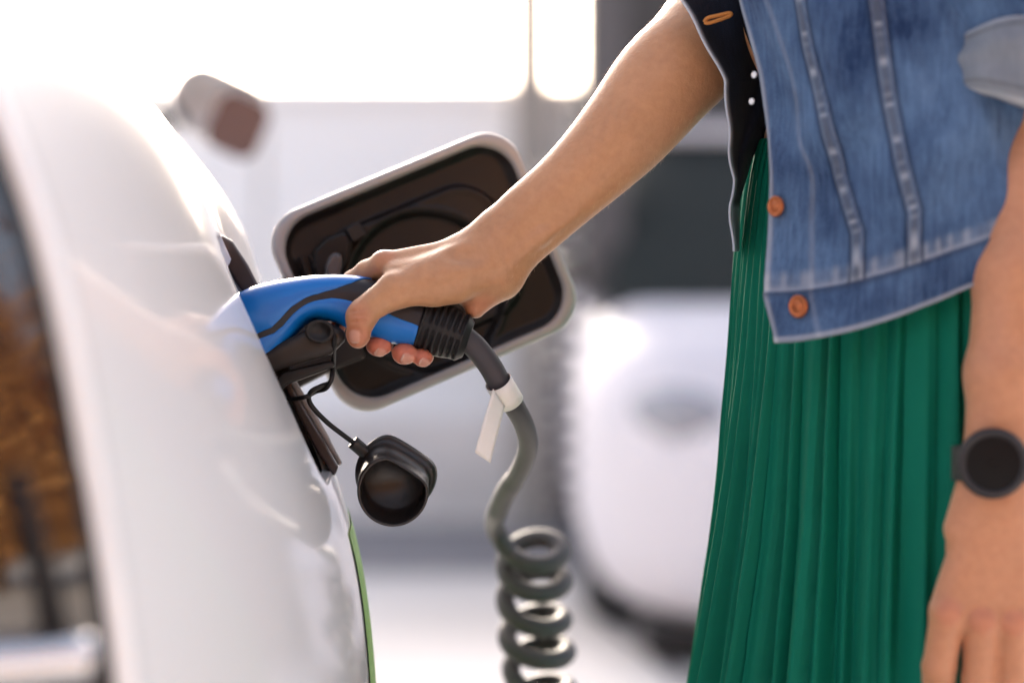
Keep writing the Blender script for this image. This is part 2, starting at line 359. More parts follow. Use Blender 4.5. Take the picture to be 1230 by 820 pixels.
# ================================================================== FOREGROUND CAR (white)
HD = math.radians(12.6)
dC = np.array((-math.sin(HD), math.cos(HD), 0)); nC = np.array((math.cos(HD), math.sin(HD), 0)); OC = np.array((0, 2.10, 0))
def C2W(u, v, z): return OC+dC*u+nC*v+np.array((0, 0, z))
sil = [(-60, -215), (-20, -110), (10, -38), (25, 0), (32, 49), (49, 102), (61, 137), (83, 171), (100, 190), (129, 214), (171, 229), (230, 242), (285, 259), (330, 284), (355, 299), (400, 321), (450, 345), (510, 377), (570, 406), (600, 420), (650, 433), (700, 440), (760, 447), (820, 452), (900, 456), (1200, 450)]
tail = [(-60, -120), (25, -55), (100, -8), (150, 24), (200, 50), (300, 84), (400, 104), (600, 138), (820, 168), (1200, 200)]
ys_ = np.array([a for a, b in sil], float); xs_ = np.array([b for a, b in sil], float); ty = np.array([a for a, b in tail], float); tx = np.array([b for a, b in tail], float)
UT = -.66; U1 = .24
zl = np.array([zrow(p, 2.08) for p in ys_])[::-1]; pl = ys_[::-1]; sx = xs_[::-1]
V0 = np.zeros(len(zl)); TF = np.ones(len(zl))
rmp = np.interp(pl, [83, 129, 171, 230, 285, 330, 400, 450, 510, 570, 610], [0, 7, 18, 36, 44, 38, 30, 21, 13, 7, 0])*K*2.35
zr0 = zl.copy()
us = np.linspace(-.3, .01, 40)
for i, z in enumerate(zl):
    v0, tf = -.1, .25
    pt_tail = np.interp(410-(UPt := 0), ty, tx)
    for it in range(60):
        T = tf*np.clip(U1-us, 0, None)**2
        P = OC+np.outer(us, dC)+np.outer(v0-T, nC)+np.array((0, 0, z)); px = pix(P)[0]; m_ = px.max(); D = 2.08
        v0 += (sx[i]-m_)*K*D*.9
        Pt = C2W(UT, v0-tf*(U1-UT)**2, z); pxt, pyt, Dt = pix(Pt); want = np.interp(pyt, ty, tx)
        tf -= (want-pxt)*K*Dt/(U1-UT)**2*.7
        tf = max(tf, .02)
    V0[i] = v0; TF[i] = tf
zf = np.linspace(zl[0], zl[-1], 60); 
def smooth_fit(y):
    g = np.interp(zf, zl, y)
    for _ in range(20): g = np.convolve(np.pad(g, 1, 'reflect', reflect_type='odd'), (.25, .5, .25), 'valid')
    return g
V0, TF = smooth_fit(V0), smooth_fit(TF)
for i, z in enumerate(zf):
    for it in range(40):
        pxt, pyt, Dt = pix(C2W(UT, V0[i]-TF[i]*(U1-UT)**2, z)); TF[i] = max(.02, TF[i]-(np.interp(pyt, ty, tx)-pxt)*K*Dt/(U1-UT)**2*.7)
for _ in range(10): TF = np.convolve(np.pad(TF, 1, 'reflect', reflect_type='odd'), (.25, .5, .25), 'valid')
zl0 = zl; zl = zf
def sideV(u, z):
    return interp(z, zl, V0)-interp(z, zl, TF)*np.clip(U1-u, 0, None)**2*1.0-.03*np.clip(u-1.2, 0, None)**2+interp(z, zr0, rmp)*sm(-.01, .24, u)
def Sd(u, z): return C2W(u, sideV(u, z), z)
car = thing('parked_car', 'glossy white electric car filling the left edge, its charging flap open', 'car', tuple(C2W(.8, -.85, 0)))
zbot, ztop = .25, zl[-1]
ulist = np.concatenate((np.arange(UT, .1601, .01), np.arange(.2, 2.9, .1))); dz = .01
zlist = np.arange(zbot, ztop-.001, dz)
# hole in parameter space
uh0, uh1 = -.165, .005; zh0, zh1 = zrow(572, 1.98), zrow(283, 1.98); zc = (zh0+zh1)/2; uc = (uh0+uh1)/2
i0 = int(np.argmin(abs(ulist-(uh0-.06)))); i1 = int(np.argmin(abs(ulist-(uh1+.06)))); j0 = int(np.argmin(abs(zlist-(zh0-.06)))); j1 = int(np.argmin(abs(zlist-(zh1+.06))))
V = []; F = []; nv = len(zlist)
for u in ulist:
    for z in zlist: V.append(Sd(u, z))
for i in range(len(ulist)-1):
    for j in range(nv-1):
        if i0 <= i < i1 and j0 <= j < j1: continue
        F.append((i*nv+j, (i+1)*nv+j, (i+1)*nv+j+1, i*nv+j+1))
bnd = [(i, j0) for i in range(i0, i1)]+[(i1, j) for j in range(j0, j1)]+[(i, j1) for i in range(i1, i0, -1)]+[(i0, j) for j in range(j1, j0, -1)]
def outline(ang, hw=(uh1-uh0)/2, hh=(zh1-zh0)/2, r=.04):
    c, s_ = math.cos(ang), math.sin(ang); lo_, hi_ = 0, .5
    for _ in range(30):
        t = (lo_+hi_)/2; x_, y_ = abs(c*t), abs(s_*t)
        ins = x_ <= hw and y_ <= hh and not (x_ > hw-r and y_ > hh-r and math.hypot(x_-hw+r, y_-hh+r) > r)
        if ins: lo_ = t
        else: hi_ = t
    return c*lo_, s_*lo_
nr = 16; rings = [[b[0]*nv+b[1] for b in bnd]]
HO = []
for k in range(1, nr+1):
    row = []
    for b in bnd:
        ub, zb_ = ulist[b[0]], zlist[b[1]]; a = math.atan2(zb_-zc, ub-uc); ou, oz = outline(a); f = k/nr
        u = ub+(uc+ou-ub)*f; z = zb_+(zc+oz-zb_)*f
        row.append(len(V)); V.append(Sd(u, z))
        if k == nr: HO.append((u, z))
    rings.append(row)
nB = len(bnd)
e_ = .004
pu = Sd(uc+e_, zc)-Sd(uc-e_, zc); pz = Sd(uc, zc+e_)-Sd(uc, zc-e_); NH = np.cross(pu, pz); NH /= np.linalg.norm(NH)
if NH @ nC < 0: NH = -NH
CH = Sd(uc, zc)
# rounded painted lip going into the hole
for dpt, ins in ((.0008, .0004), (.0022, .0014), (.005, .002), (.0065, .004)):
    row = []
    for (u, z) in HO:
        p = Sd(u, z); tc_ = CH-p; tc_ -= NH*(tc_ @ NH); tc_ /= np.linalg.norm(tc_)
        row.append(len(V)); V.append(p-NH*dpt+tc_*ins)
    rings.append(row)
for k in range(len(rings)-1):
    for q in range(nB): F.append((rings[k][q], rings[k][(q+1) % nB], rings[k+1][(q+1) % nB], rings[k+1][q]))
lip = [V[q] for q in rings[-1]]
# rear corner roll and greenhouse rows
rc = .016; prev = [0*nv+j for j in range(nv)]
for k in range(1, 7):
    ph = k/6*PI/2; row = []
    for j, z in enumerate(zlist):
        row.append(len(V)); V.append(C2W(UT-rc*math.sin(ph), sideV(UT, z)-rc*(1-math.cos(ph)), z))
    for j in range(nv-1): F.append((prev[j], prev[j+1], row[j+1], row[j]))
    prev = row
# nose: taper the front round
endrow = [(len(ulist)-1)*nv+j for j in range(nv)]; prev = endrow
for k in range(1, 9):
    ph = k/8*PI/2; row = []
    for j, z in enumerate(zlist):
        row.append(len(V)); vv = sideV(ulist[-1], z); V.append(C2W(ulist[-1]+.45*math.sin(ph), -.85+(vv+.85)*max(0, math.cos(ph))**.6, z))
    for j in range(nv-1): F.append((prev[j], row[j], row[j+1], prev[j+1]))
    prev = row
body = fixn(mesh('body_side', V, F, M['paint'], car))
# far side of the body (mirrored, coarse)
V = []; F = []; ul2 = np.concatenate(([UT], np.arange(-.6, 2.9, .1))); zz2 = np.arange(zbot, ztop-.001, .05)
for u in ul2:
    for z in zz2: V.append(C2W(u, -1.70-sideV(u, z), z))
F = grid_faces(len(ul2), len(zz2)); fixn(mesh('body_side', V, F, M['paint'], car))
# greenhouse: side glass, pillars, roof
vt = lambda u: sideV(u, zlist[-1])
ztp = zlist[-1]; ROOF = ztp+.42
def gh(u, t, side=1):        # t 0..1 from belt to roof edge
    v = vt(u)-.01-.20*t**1.3; z = ztp+.42*t-.10*np.clip(u-1.5, 0, None)*t; v = v if side > 0 else -1.70-v
    return C2W(u, v, z)
ug = np.arange(-.40, 2.01, .1)
for side in (1, -1):
    V = [gh(u, t, side) for u in ug for t in np.linspace(0, .92, 6)]
    fixn(mesh('side_window', V, grid_faces(len(ug), 6), M['sideglass'], car))
    for ua in (-.40, .52, .60, 1.95):
        P = [gh(ua, t, side)+nC*.004*side for t in np.linspace(0, 1, 6)]
        tube('window_pillar', P, .022, M['blackgloss'], car, 8)
V = []; vr = np.linspace(0, 1, 15)
for u in np.arange(-.55, 2.01, .08):
    for t in vr:
        a = gh(u, .92, 1); b = gh(u, .92, -1); p = a+(b-a)*t; p = p+np.array((0, 0, .09*math.sin(PI*t)**.7)); V.append(p)
fixn(solid(mesh('roof', V, grid_faces(len(np.arange(-.55, 2.01, .08)), 15), M['blackgloss'], car), .01))
# windscreen and bonnet
V = []
for s_ in np.linspace(0, 1, 8):
    for t in vr:
        a = gh(2.0, .92, 1); b = gh(2.0, .92, -1); p = a+(b-a)*t; p = p+np.array((0, 0, .09*math.sin(PI*t)**.7*(1-s_)))
        q = C2W(2.75, vt(2.75)-.03-(1.70+2*vt(2.75)-.06)*t, ztp); V.append(p+(q-p)*s_)
fixn(mesh('windscreen', V, grid_faces(8, 15), M['sideglass'], car))
V = []
for s_ in np.linspace(0, 1, 8):
    for t in vr:
        u = 2.7+.6*s_; hw = (vt(2.7)+.85)*(1-.25*s_*s_); V.append(C2W(u, -.85+hw*(1-2*t), ztp-.18*s_**2+.02*math.sin(PI*t)))
fixn(mesh('bonnet', V, grid_faces(8, 15), M['paint'], car))
# tailgate glass, curved, with lower black panel
def rear(v, z):
    c = (v+.85)/.62; return C2W(UT-rc-.012-.10*(1-abs(c)**2.2)+.12*np.clip(z-.95, 0, 1)-.03*math.sin((z-.6)*5), v, z)
zg = zrow(737, 1.40)
ve = lambda z: sideV(UT, z)-rc-.010
for nm, za, zb2, mm in (('tailgate_glass', zg, ztp+.30, M['glass']), ('rear_panel', .30, zg-.004, M['black'])):
    V = []; zs2 = np.linspace(za, zb2, 30); ts = np.linspace(0, 1, 50)
    for z in zs2:
        v1 = ve(min(z, ztp-.01))-.15*np.clip(z-ztp, 0, 1); v2 = -1.70-v1
        for t in ts: V.append(rear(v1+(v2-v1)*t, z))
    fixn(mesh(nm, V, grid_faces(30, 50), mm, car))
# black seal between side panel and tailgate glass
P = [C2W(UT-rc-.004, ve(z)+.002, z) for z in np.linspace(.3, ztp-.01, 40)]
tube('body_seal', P, .007, M['rubber'], car, 8)
# silver bar and wiper on the tailgate
def on_rear(px_, py_, out=.012):
    D = 1.40
    for _ in range(30):
        P_ = W(px_, py_, D)-OC; u_, v_ = P_ @ dC, P_ @ nC; D += (rear(v_, P_[2]+OC[2]) - OC) @ dC - u_
    return W(px_, py_, D)-dC*out
pb = [on_rear(-260, 800), on_rear(-60, 797), on_rear(80, 786), on_rear(101, 785)]
V, F = tube_data(catmull(pb, 10), .0125, 14); fixn(mesh('rear_handle_bar', V, F, M['chrome'], car))
tube('wiper_arm', [on_rear(22, 560), on_rear(45, 640), on_rear(62, 700), on_rear(72, 760)], [.003, .004, .005, .006], M['black'], car, 8)
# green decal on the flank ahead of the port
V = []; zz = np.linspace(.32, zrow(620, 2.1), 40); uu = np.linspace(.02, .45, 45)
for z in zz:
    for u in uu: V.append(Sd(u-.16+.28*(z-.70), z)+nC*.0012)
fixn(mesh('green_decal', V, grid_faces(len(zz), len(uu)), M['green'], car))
# wheels (low, mostly out of the picture)
def wheel(u, v, parent):
    w_ = None
    c = C2W(u, v, .34); V = []; n = 40
    prof = [(.20, -.09), (.31, -.10), (.335, -.07), (.34, 0), (.335, .07), (.31, .10), (.20, .09)]
    for a in np.linspace(0, 2*PI, n, endpoint=False):
        for r, x_ in prof: V.append(c+nC*x_+dC*r*math.cos(a)+np.array((0, 0, r*math.sin(a))))
    wo = fixn(mesh('wheel', V, grid_faces(n, len(prof), cu=True), M['tyre'], parent))
    V = [c+nC*(.07 if v > -.8 else -.07)]; F = []
    for k in range(n):
        a = 2*PI*k/n; V.append(c+nC*(.05 if v > -.8 else -.05)+dC*.205*math.cos(a)+np.array((0, 0, .205*math.sin(a))))
    for k in range(n): F.append((0, 1+k, 1+(k+1) % n))
    fixn(mesh('rim', V, F, M['chrome'], wo))
for u in (.05, 2.55):
    wheel(u, float(sideV(max(u, .3), .45))-.14, car); wheel(u, -1.70-float(sideV(max(u, .3), .45))+.14, car)
# underbody
box('underbody', C2W(1.1, -.85, .30), (1.30, 3.2, .12), M['black'], car, axes=(nC, dC, (0, 0, 1)))
# wing mirror (far ahead, dark glass to the camera)
mc = W(262, 130, 3.95); tl = math.radians(24)
mX = nC*math.cos(tl)-np.array((0, 0, 1))*math.sin(tl); mY = nC*math.sin(tl)+np.array((0, 0, 1))*math.cos(tl)
ringm = lambda w_, h_, r, off, sc=1, c=mc: [c+dC*off+mX*(x_*sc)+mY*(y_*sc) for x_, y_ in rrect(w_, h_, r, 5)]
V, F = disc_rings([ringm(.165, .118, .05, -.02, .94), ringm(.165, .118, .05, -.02, 1), ringm(.165, .118, .05, .02, 1.02), ringm(.165, .118, .05, .06, .85), ringm(.165, .118, .05, .09, .4)])
mh = fixn(mesh('wing_mirror', V, F, M['paint'], car))
mg = W(284, 151, 3.92); V = ringm(.088, .098, .025, -.02, 1, mg); fixn(mesh('mirror_glass', V+[tuple(p+dC*.012) for p in V], [tuple(range(len(V)))]+[(a, (a+1) % len(V), len(V)+(a+1) % len(V), len(V)+a) for a in range(len(V))], mat('mirror_brown', (.10, .06, .06), .25, coat=.1), mh, smooth=False))
tube('mirror_foot', [mc-nC*.06+dC*.03, mc-nC*.15+dC*.05-np.array((0, 0, .06)), mc-nC*.24+dC*.06-np.array((0, 0, .10))], [.03, .022, .03], M['blackgloss'], mh, 10)
# charge port bucket
cen = sum(lip)/len(lip)
ringsB = [lip]
for dpt, sc in ((.010, 1.0), (.035, .97), (.050, .93), (.055, .80)): ringsB.append([cen+(p-cen)*sc-NH*dpt for p in lip])
V, F = disc_rings(ringsB); port = fixn(mesh('charge_port', V, F, M['recess'], car))
# axes of the port plane
aU = pu/np.linalg.norm(pu); aU -= NH*(aU @ NH); aU /= np.linalg.norm(aU); aZ = np.cross(NH, aU); aZ = aZ if aZ[2] > 0 else -aZ
def pp(a, b, c): return CH+aU*a+aZ*b+NH*c
V = []
for c_, r in ((-.06, .040), (-.018, .040), (-.015, .037), (-.015, .031), (-.04, .030), (-.04, .001)):
    for k in range(32): V.append(pp(-.004+r*math.cos(2*PI*k/32), -.02+r*math.sin(2*PI*k/32), c_))
fixn(mesh('inlet_socket', V, grid_faces(6, 32, cv=True), M['blackgloss'], port))
# moulded ledge on the far side of the opening
for (a, b, la, lb, c_, d_) in ((.062, .055, .016, .07, -.022, .02), (.066, -.055, .012, .085, -.02, .018), (-.02, .088, .08, .012, -.03, .02)):
    box('moulded_ledge', pp(a, b, c_), (la, lb, d_), M['recess'], port, axes=(aU, aZ, NH), bv=.003)
slab_q = [('hinge_cover', [(250, 285), (266, 282), (280, 290), (298, 318), (314, 350), (296, 356), (282, 338), (268, 312)], 2.045, 2.10, M['hinge']), ('edge_trim', [(330, 440), (341, 446), (360, 480), (384, 520), (407, 560), (402, 572), (384, 548), (355, 492)], 2.03, 2.07, M['hinge']), ('edge_trim', [(341, 446), (350, 447), (372, 484), (394, 522), (412, 556), (407, 560), (384, 520), (360, 480)], 2.045, 2.085, M['trimgrey'])]
box('port_bracket', pp(.045, -.005, -.012), (.03, .035, .035), M['black'], port, axes=(aU, aZ, NH), bv=.004)
# ------------------------------------------------------------------ open charging flap
FD = 2.15
cTL, cTR, cBR, cBL = (W(311, 269, FD-.02), W(608, 146, FD+.03), W(706, 383, FD+.03), W(418, 508, FD-.02))
def quad(a, b): return (cTL*(1-a)+cTR*a)*(1-b)+(cBL*(1-a)+cBR*a)*b
fa = quad(1, .5)-quad(0, .5); fb = quad(.5, 1)-quad(.5, 0); LA, LB = np.linalg.norm(fa), np.linalg.norm(fb); fn = np.cross(fa, fb); fn /= np.linalg.norm(fn)
if fn @ FW > 0: fn = -fn     # toward the camera
def fl(x_, y_, h): return quad(.5+x_/LA, .5+y_/LB)+fn*h
def rr_in(x_, y_, w_, h_, r):    # signed distance to rounded rect
    qx, qy = abs(x_)-w_/2+r, abs(y_)-h_/2+r
    return math.hypot(max(qx, 0), max(qy, 0))+min(max(qx, qy), 0)-r
fr = [[fl(x_*1, y_, h) for x_, y_ in rrect(LA-2*i_, LB-2*i_, .034, 10)] for i_, h in ((.004, -.010), (.0, -.004), (.0, .001), (.002, .004), (.007, .0042), (.0085, .002), (.0095, -.001))]
V = [p for r_ in fr for p in r_]; n_ = len(fr[0]); F = grid_faces(len(fr), n_, cv=True)
# outer skin behind
bk = [fl(x_, y_, -.030) for x_, y_ in rrect(LA-.05, LB-.05, .03, 10)]; b0 = len(V); V += bk
F += [(k, (k+1) % n_, b0+(k+1) % n_, b0+k) for k in range(n_)]+[tuple(b0+k for k in range(n_))]
flap = fixn(mesh('charging_flap', V, F, M['flappaint'], car))
g_ = 150; gb = 120; V = []; hw_, hh_ = LA-.017, LB-.017
cx_, cy_ = -.006, .016
def flap_h(x_, y_):
    d_ = rr_in(x_, y_, hw_, hh_, .030)
    h = -.002-.007*float(sm(0, .010, -d_))
    d2 = rr_in(x_, y_, hw_-.050, hh_-.046, .042); h += .0045*float(sm(0, .0045, -d2))                       # raised field
    h += .0012*math.exp(-((-d2-.0065)/.003)**2)                 # bead round its edge
    rr = math.hypot(x_-cx_, y_-cy_); 
    if rr < .078: h -= .008*float(sm(.072, .066, rr))            # round dish
    h += .0016*math.exp(-((rr-.0745)/.002)**2)
    return h
for i in range(g_):
    for j in range(gb):
        x_ = (i/(g_-1)-.5)*hw_; y_ = (j/(gb-1)-.5)*hh_
        # square to rounded rectangle: pull corners in
        d_ = rr_in(x_, y_, hw_, hh_, .030)
        if d_ > 0:
            sx_ = math.copysign(hw_/2-.030, x_); sy_ = math.copysign(hh_/2-.030, y_); vx, vy = x_-sx_, y_-sy_; L_ = math.hypot(vx, vy); x_, y_ = sx_+vx/L_*.030, sy_+vy/L_*.030
        V.append(fl(x_, y_, flap_h(x_, y_)))
fixn(mesh('inner_moulding', V, grid_faces(g_, gb), M['flapin'], flap))
# latch carrier on the flap's left: blocks, ribs and finger (photo positions)
def slab(name, pts, D1, D2, m, par, bvw=.0015):
    n = len(pts); V = [W(x_, y_, D1) for x_, y_ in pts]+[W(x_, y_, D2) for x_, y_ in pts]
    F = [tuple(range(n)), tuple(range(2*n-1, n-1, -1))]+[(k, (k+1) % n, n+(k+1) % n, n+k) for k in range(n)]
    o = fixn(mesh(name, V, F, m, par, smooth=False)); bev(o, bvw); return o
slab('latch_housing', [(376, 300), (392, 284), (415, 276), (425, 290), (420, 312), (400, 345), (384, 345), (374, 322)], FD-.014, FD+.006, M['flapin'], flap, .004)
slab('latch_clip', [(415, 275), (431, 266), (440, 282), (424, 292)], FD-.017, FD, M['black'], flap)
slab('hinge_finger', [(389, 345), (391, 318), (396, 306), (404, 302), (411, 307), (411, 320), (405, 350)], FD-.030, FD-.016, mat('grey_plastic', (.06, .055, .06), .35), flap, .005)
for nm_, pt_, a_, b_, m_ in slab_q: slab(nm_, pt_, a_, b_, m_, port, .002)
for dx_ in (0, 14, 26): slab('hinge_rib', [(344+dx_, 312-dx_*.2), (349+dx_, 310-dx_*.2), (361+dx_, 340), (356+dx_, 343)], FD-.012, FD+.002, M['flapin'], flap)
ha = [C2W(0, 0, 0)]
slab('hinge_arm', [(322, 340), (345, 332), (420, 372), (440, 430), (400, 445), (352, 470), (330, 430)], FD-.045, FD-.03, M['recess'], flap, .004)
# ================================================================== CHARGING PLUG
plug = thing('charging_plug', 'blue and black charging plug gripped in the hand, grey coiled cable below', 'charging plug', tuple(W(430, 380, D0)))
# stations: top point, bottom point (photo px), half depth (mm)
ST = [((250, 388), (296, 470), 25), ((274, 362), (316, 446), 25), ((300, 347), (335, 425), 25), ((325, 340), (349, 408), 24.5), ((350, 335.5), (361, 394), 23.5), ((378, 332), (377, 384), 22), ((408, 331), (399, 385), 21), ((434, 333), (418, 393), 20.5), ((458, 339), (441, 402), 20.5), ((486, 350), (468, 411), 20.5), ((513, 364), (500, 414), 20)]
stt = np.arange(len(ST)); top = np.array([s_[0] for s_ in ST], float); bot = np.array([s_[1] for s_ in ST], float); hd = np.array([s_[2] for s_ in ST], float)/1000
def station(t):
    return (np.array((interp(t, stt, top[:, 0]), interp(t, stt, top[:, 1]))), np.array((interp(t, stt, bot[:, 0]), interp(t, stt, bot[:, 1]))), float(interp(t, stt, hd)))
def psurf(t, th, off=0):     # th 0 = top, pi/2 = near side, pi = bottom
    a, b, h = station(t); c = (a+b)/2; r = (a-b)/2; L_ = np.linalg.norm(r)*K*D0; e = r/np.linalg.norm(r)
    n_ = 2.5; ct, st_ = math.cos(th), math.sin(th)
    y_ = math.copysign(abs(ct)**(2/n_), ct)*(L_+off); x_ = math.copysign(abs(st_)**(2/n_), st_)*(h+off)
    # unified scale: 3D position
    base = W(c[0], c[1], D0)
    return base+(RT*e[0]-UP*e[1])*y_-FW*x_
N_ = 90; A_ = 64; ts = np.linspace(0, len(ST)-1, N_)
V = [psurf(t, 2*PI*k/A_) for t in ts for k in range(A_)]; F = grid_faces(N_, A_, cv=True)+[tuple(range(A_)), tuple((N_-1)*A_+k for k in range(A_))]
fixn(mesh('grip_core', V, F, mat('dark_grey_grip', (.022, .020, .024), .42, spec=.3, bump=(1500, .15, .0003)), plug))
def th_at(px_, py_, t):      # angle on near side whose projection hits the fraction along top-bottom
    a, b, h = station(t); f = np.dot(np.array((px_, py_))-b, a-b)/np.dot(a-b, a-b); c = np.clip(2*f-1, -1, 1)
    return math.acos(math.copysign(abs(c)**(2.5/2), c))
def t_of(px_, py_):
    best = min(np.linspace(0, len(ST)-1, 400), key=lambda t: abs(np.dot(np.array((px_, py_))-(station(t)[0]+station(t)[1])/2, np.array(((station(t)[0]-station(t)[1])[1], -(station(t)[0]-station(t)[1])[0])))/np.linalg.norm(station(t)[0]-station(t)[1])))
    return best
def curve_th(pts):
    tt = np.array([t_of(*p) for p in pts]); th = np.array([th_at(p[0], p[1], t) for p, t in zip(pts, tt)]); o = np.argsort(tt); return tt[o], th[o]
upC = [(262, 418), (290, 411), (311, 402), (330, 394), (341, 383), (354, 369), (368, 360), (385, 354), (405, 348), (424, 341), (440, 335), (448, 334)]
loC = [(264, 423), (292, 416), (313, 407), (332, 400), (343, 391), (355, 377), (368, 367), (383, 361), (400, 358), (418, 360), (440, 366), (470, 377), (497, 388), (509, 393)]
def cover(name, tt, th, bottom):
    n1, n2 = 110, 40; V = []
    for i in range(n1):
        t = tt[0]+(tt[-1]-tt[0])*i/(n1-1); a = float(np.interp(t, tt, th)); ext = []
        lo_, hi_ = (a, 2*PI-a) if bottom else (-a, a)
        for j in range(n2):
            f = j/(n2-1); thx = lo_+(hi_-lo_)*f
            edge = min(j, n2-1-j); eo = {0: -.0010, 1: .0002, 2: .0007}.get(edge, .0009)
            if i == n1-1 or i == 0: eo = -.001
            # ease outer rows so the rim is crisp
            if edge in (0, 1, 2): thx = lo_+(hi_-lo_)*(0 if j < n2/2 else 1)+(1 if j < n2/2 else -1)*(0, .012, .03)[edge]*min(1, (hi_-lo_))
            V.append(psurf(t, thx, eo))
    return fixn(mesh(name, V, grid_faces(n1, n2), M['blue'], plug))
cover('upper_blue_shell', *curve_th(upC), False)
cover('lower_blue_shell', *curve_th(loC), True)
# ribbed rubber boot
bA, bB = np.array((506.5, 388.)), np.array((563., 408.)); V = []; nb_ = 70; ab = 72
ax3 = (RT*(bB-bA)[0]-UP*(bB-bA)[1]); LB3 = np.linalg.norm(ax3)*K*D0; ax3 /= np.linalg.norm(ax3); e1 = np.cross(FW, ax3); e1 /= np.linalg.norm(e1); e1 = e1 if e1 @ UP > 0 else -e1
for i in range(nb_):
    f = i/(nb_-1); r = (.0190+.0022*math.sin(min(f*1.35, 1)*PI)) if f < .9 else .0190-.004*((f-.9)/.1)**2
    r = r*(1-.0*f)+(.0018*(1 if f < .03 else 0)); 
    if f > .88: r = .0188-.0045*((f-.88)/.12)
    for k in range(ab):
        th = 2*PI*k/ab; q = r
        # moulded slots: six bands, cut in two rows per side
        band = (f-.10)/.78*6.0; s_ = band-math.floor(band)
        sect = abs(math.cos(th)); 
        if 0 <= band < 6 and .22 < s_ < .78:
            m1 = float(sm(.10, .18, sect))*float(sm(.98, .90, sect)); q -= .0026*m1*float(sm(.22, .30, s_))*float(sm(.78, .70, s_))
        q -= .0008*float(sm(.07, .0, sect))
        c = W(bA[0], bA[1], D0)+ax3*LB3*f; V.append(c+e1*q*math.cos(th)*1.06-FW*q*math.sin(th)*1.05)
F = grid_faces(nb_, ab, cv=True)+[tuple(range(ab)), tuple((nb_-1)*ab+k for k in range(ab))]
fixn(mesh('ribbed_boot', V, F, M['rubber'], plug))
# plug nose below the handle
def lofted(name, pts, D1, D2, m, par, b=.004, seg=3):
    o = slab(name, pts, D1, D2, m, par, b); o.modifiers['Bevel'].segments = seg; o.data.polygons.foreach_set('use_smooth', [True]*len(o.data.polygons)); return o
lofted('plug_nose', [(262, 470), (300, 462), (322, 450), (344, 441), (372, 433), (398, 426), (414, 410), (417, 398), (400, 390), (380, 388), (355, 402), (300, 430)], D0-.021, D0+.022, M['recess'], plug, .006, 3)
lofted('nose_collar', [(312, 476), (340, 446), (400, 432), (404, 440), (345, 462), (320, 490)], D0-.012, D0+.02, M['black'], plug, .003)
fc = W(384, 398, D0-.024); V = []
for c_, r in ((0, .012), (.003, .012), (.003, .009), (0, .008), (0, .0001)):
    for k in range(28): V.append(fc-FW*c_+RT*r*math.cos(2*PI*k/28)+UP*r*.8*math.sin(2*PI*k/28))
fixn(mesh('lock_ring', V, grid_faces(5, 28, cv=True), M['black'], plug))
# cable: strain relief, run and coil
cp = [(556, 404, 0), (572, 418, 3), (589, 440, 8), (603, 466, 15), (617, 487, 28), (630, 512, 60), (634, 538, 100), (624, 566, 150), (608, 590, 200), (598, 612, 240)]
P = [W(a, b, D0+c/1000*1.2) for a, b, c in cp]
DC = D0+.42; px2 = K*DC
coil = []; turns = 7; npt = 40
cx0, cy0 = 636, 641; Rr = 35*px2
for i in range(int(turns*npt)+1):
    a = i/npt; ang = PI+2*PI*a+.15      # starts at the left, goes along the near/bottom side first
    tilt = math.radians(48 - 7*min(a, 3)); pitch = 45*px2 - 0*a
    cxp = cx0+3*min(a, 4)+1.5*math.sin(a*2); cyp = cy0+42*a-3*min(a, 1)+2.5*math.sin(a*2.9)
    c = W(cxp, cyp, DC)
    coil.append(c+RT*Rr*math.cos(ang)*(1+.03*math.sin(a*5))+(FW*math.cos(tilt)+UP*math.sin(tilt))*Rr*.95*math.sin(ang))
full = np.vstack((catmull(P, 8)[:-1], catmull(np.array([P[-1], W(594, 632, DC-.03)]+coil[4:7]), 6)[:-1], np.array(coil[7:]), catmull(np.array([coil[-1], coil[-1]+(.03, .03, -.05), coil[-1]+(.05, .08, -.16), (coil[-1][0]+.08, coil[-1][1]+.18, .05), (coil[-1][0]+.10, coil[-1][1]+.5, .012), (.05, 4.2, .012), (.45, 5.6, .012), ((675-615)*K*7.2+.12, 7.2, .012), ((675-615)*K*7.2+.135, 7.38, .06)]), 10)[1:]))
rad = np.full(len(full), .0087); rad[60:] = .0096; tt_ = np.arange(len(full)); rad += .0014*np.exp(-(tt_/30.)**4)
tube('cable', full, rad, M['cable'], plug, 16)
# paper label wrapped round the cable, with its flag
a3, b3 = W(600, 461, D0+.012), W(612, 481, D0+.022); axl = b3-a3; Ll = np.linalg.norm(axl); axl /= Ll
V, F = tube_data([a3+axl*Ll*f for f in (-.15, .3, .7, 1.1)], .0112, 24, caps=False); lb = fixn(mesh('label_band', V, F, M['tag'], plug)); solid(lb, .0006, 1)
fl_ = [(592, 467), (606, 487), (589, 556), (570, 543)]
Q = [W(fl_[0][0], fl_[0][1], D0-.002), W(fl_[1][0], fl_[1][1], D0+.006), W(fl_[2][0], fl_[2][1], D0-.008), W(fl_[3][0], fl_[3][1], D0-.012)]
V = []
for i in range(14):
    for j in range(6):
        s_, t = i/13, j/5; p = (Q[0]*(1-t)+Q[1]*t)*(1-s_)+(Q[3]*(1-t)+Q[2]*t)*s_; V.append(p-FW*(.004*math.sin(PI*s_)))
solid(fixn(mesh('label_flag', V, grid_faces(14, 6), M['tag'], plug)), .0005)
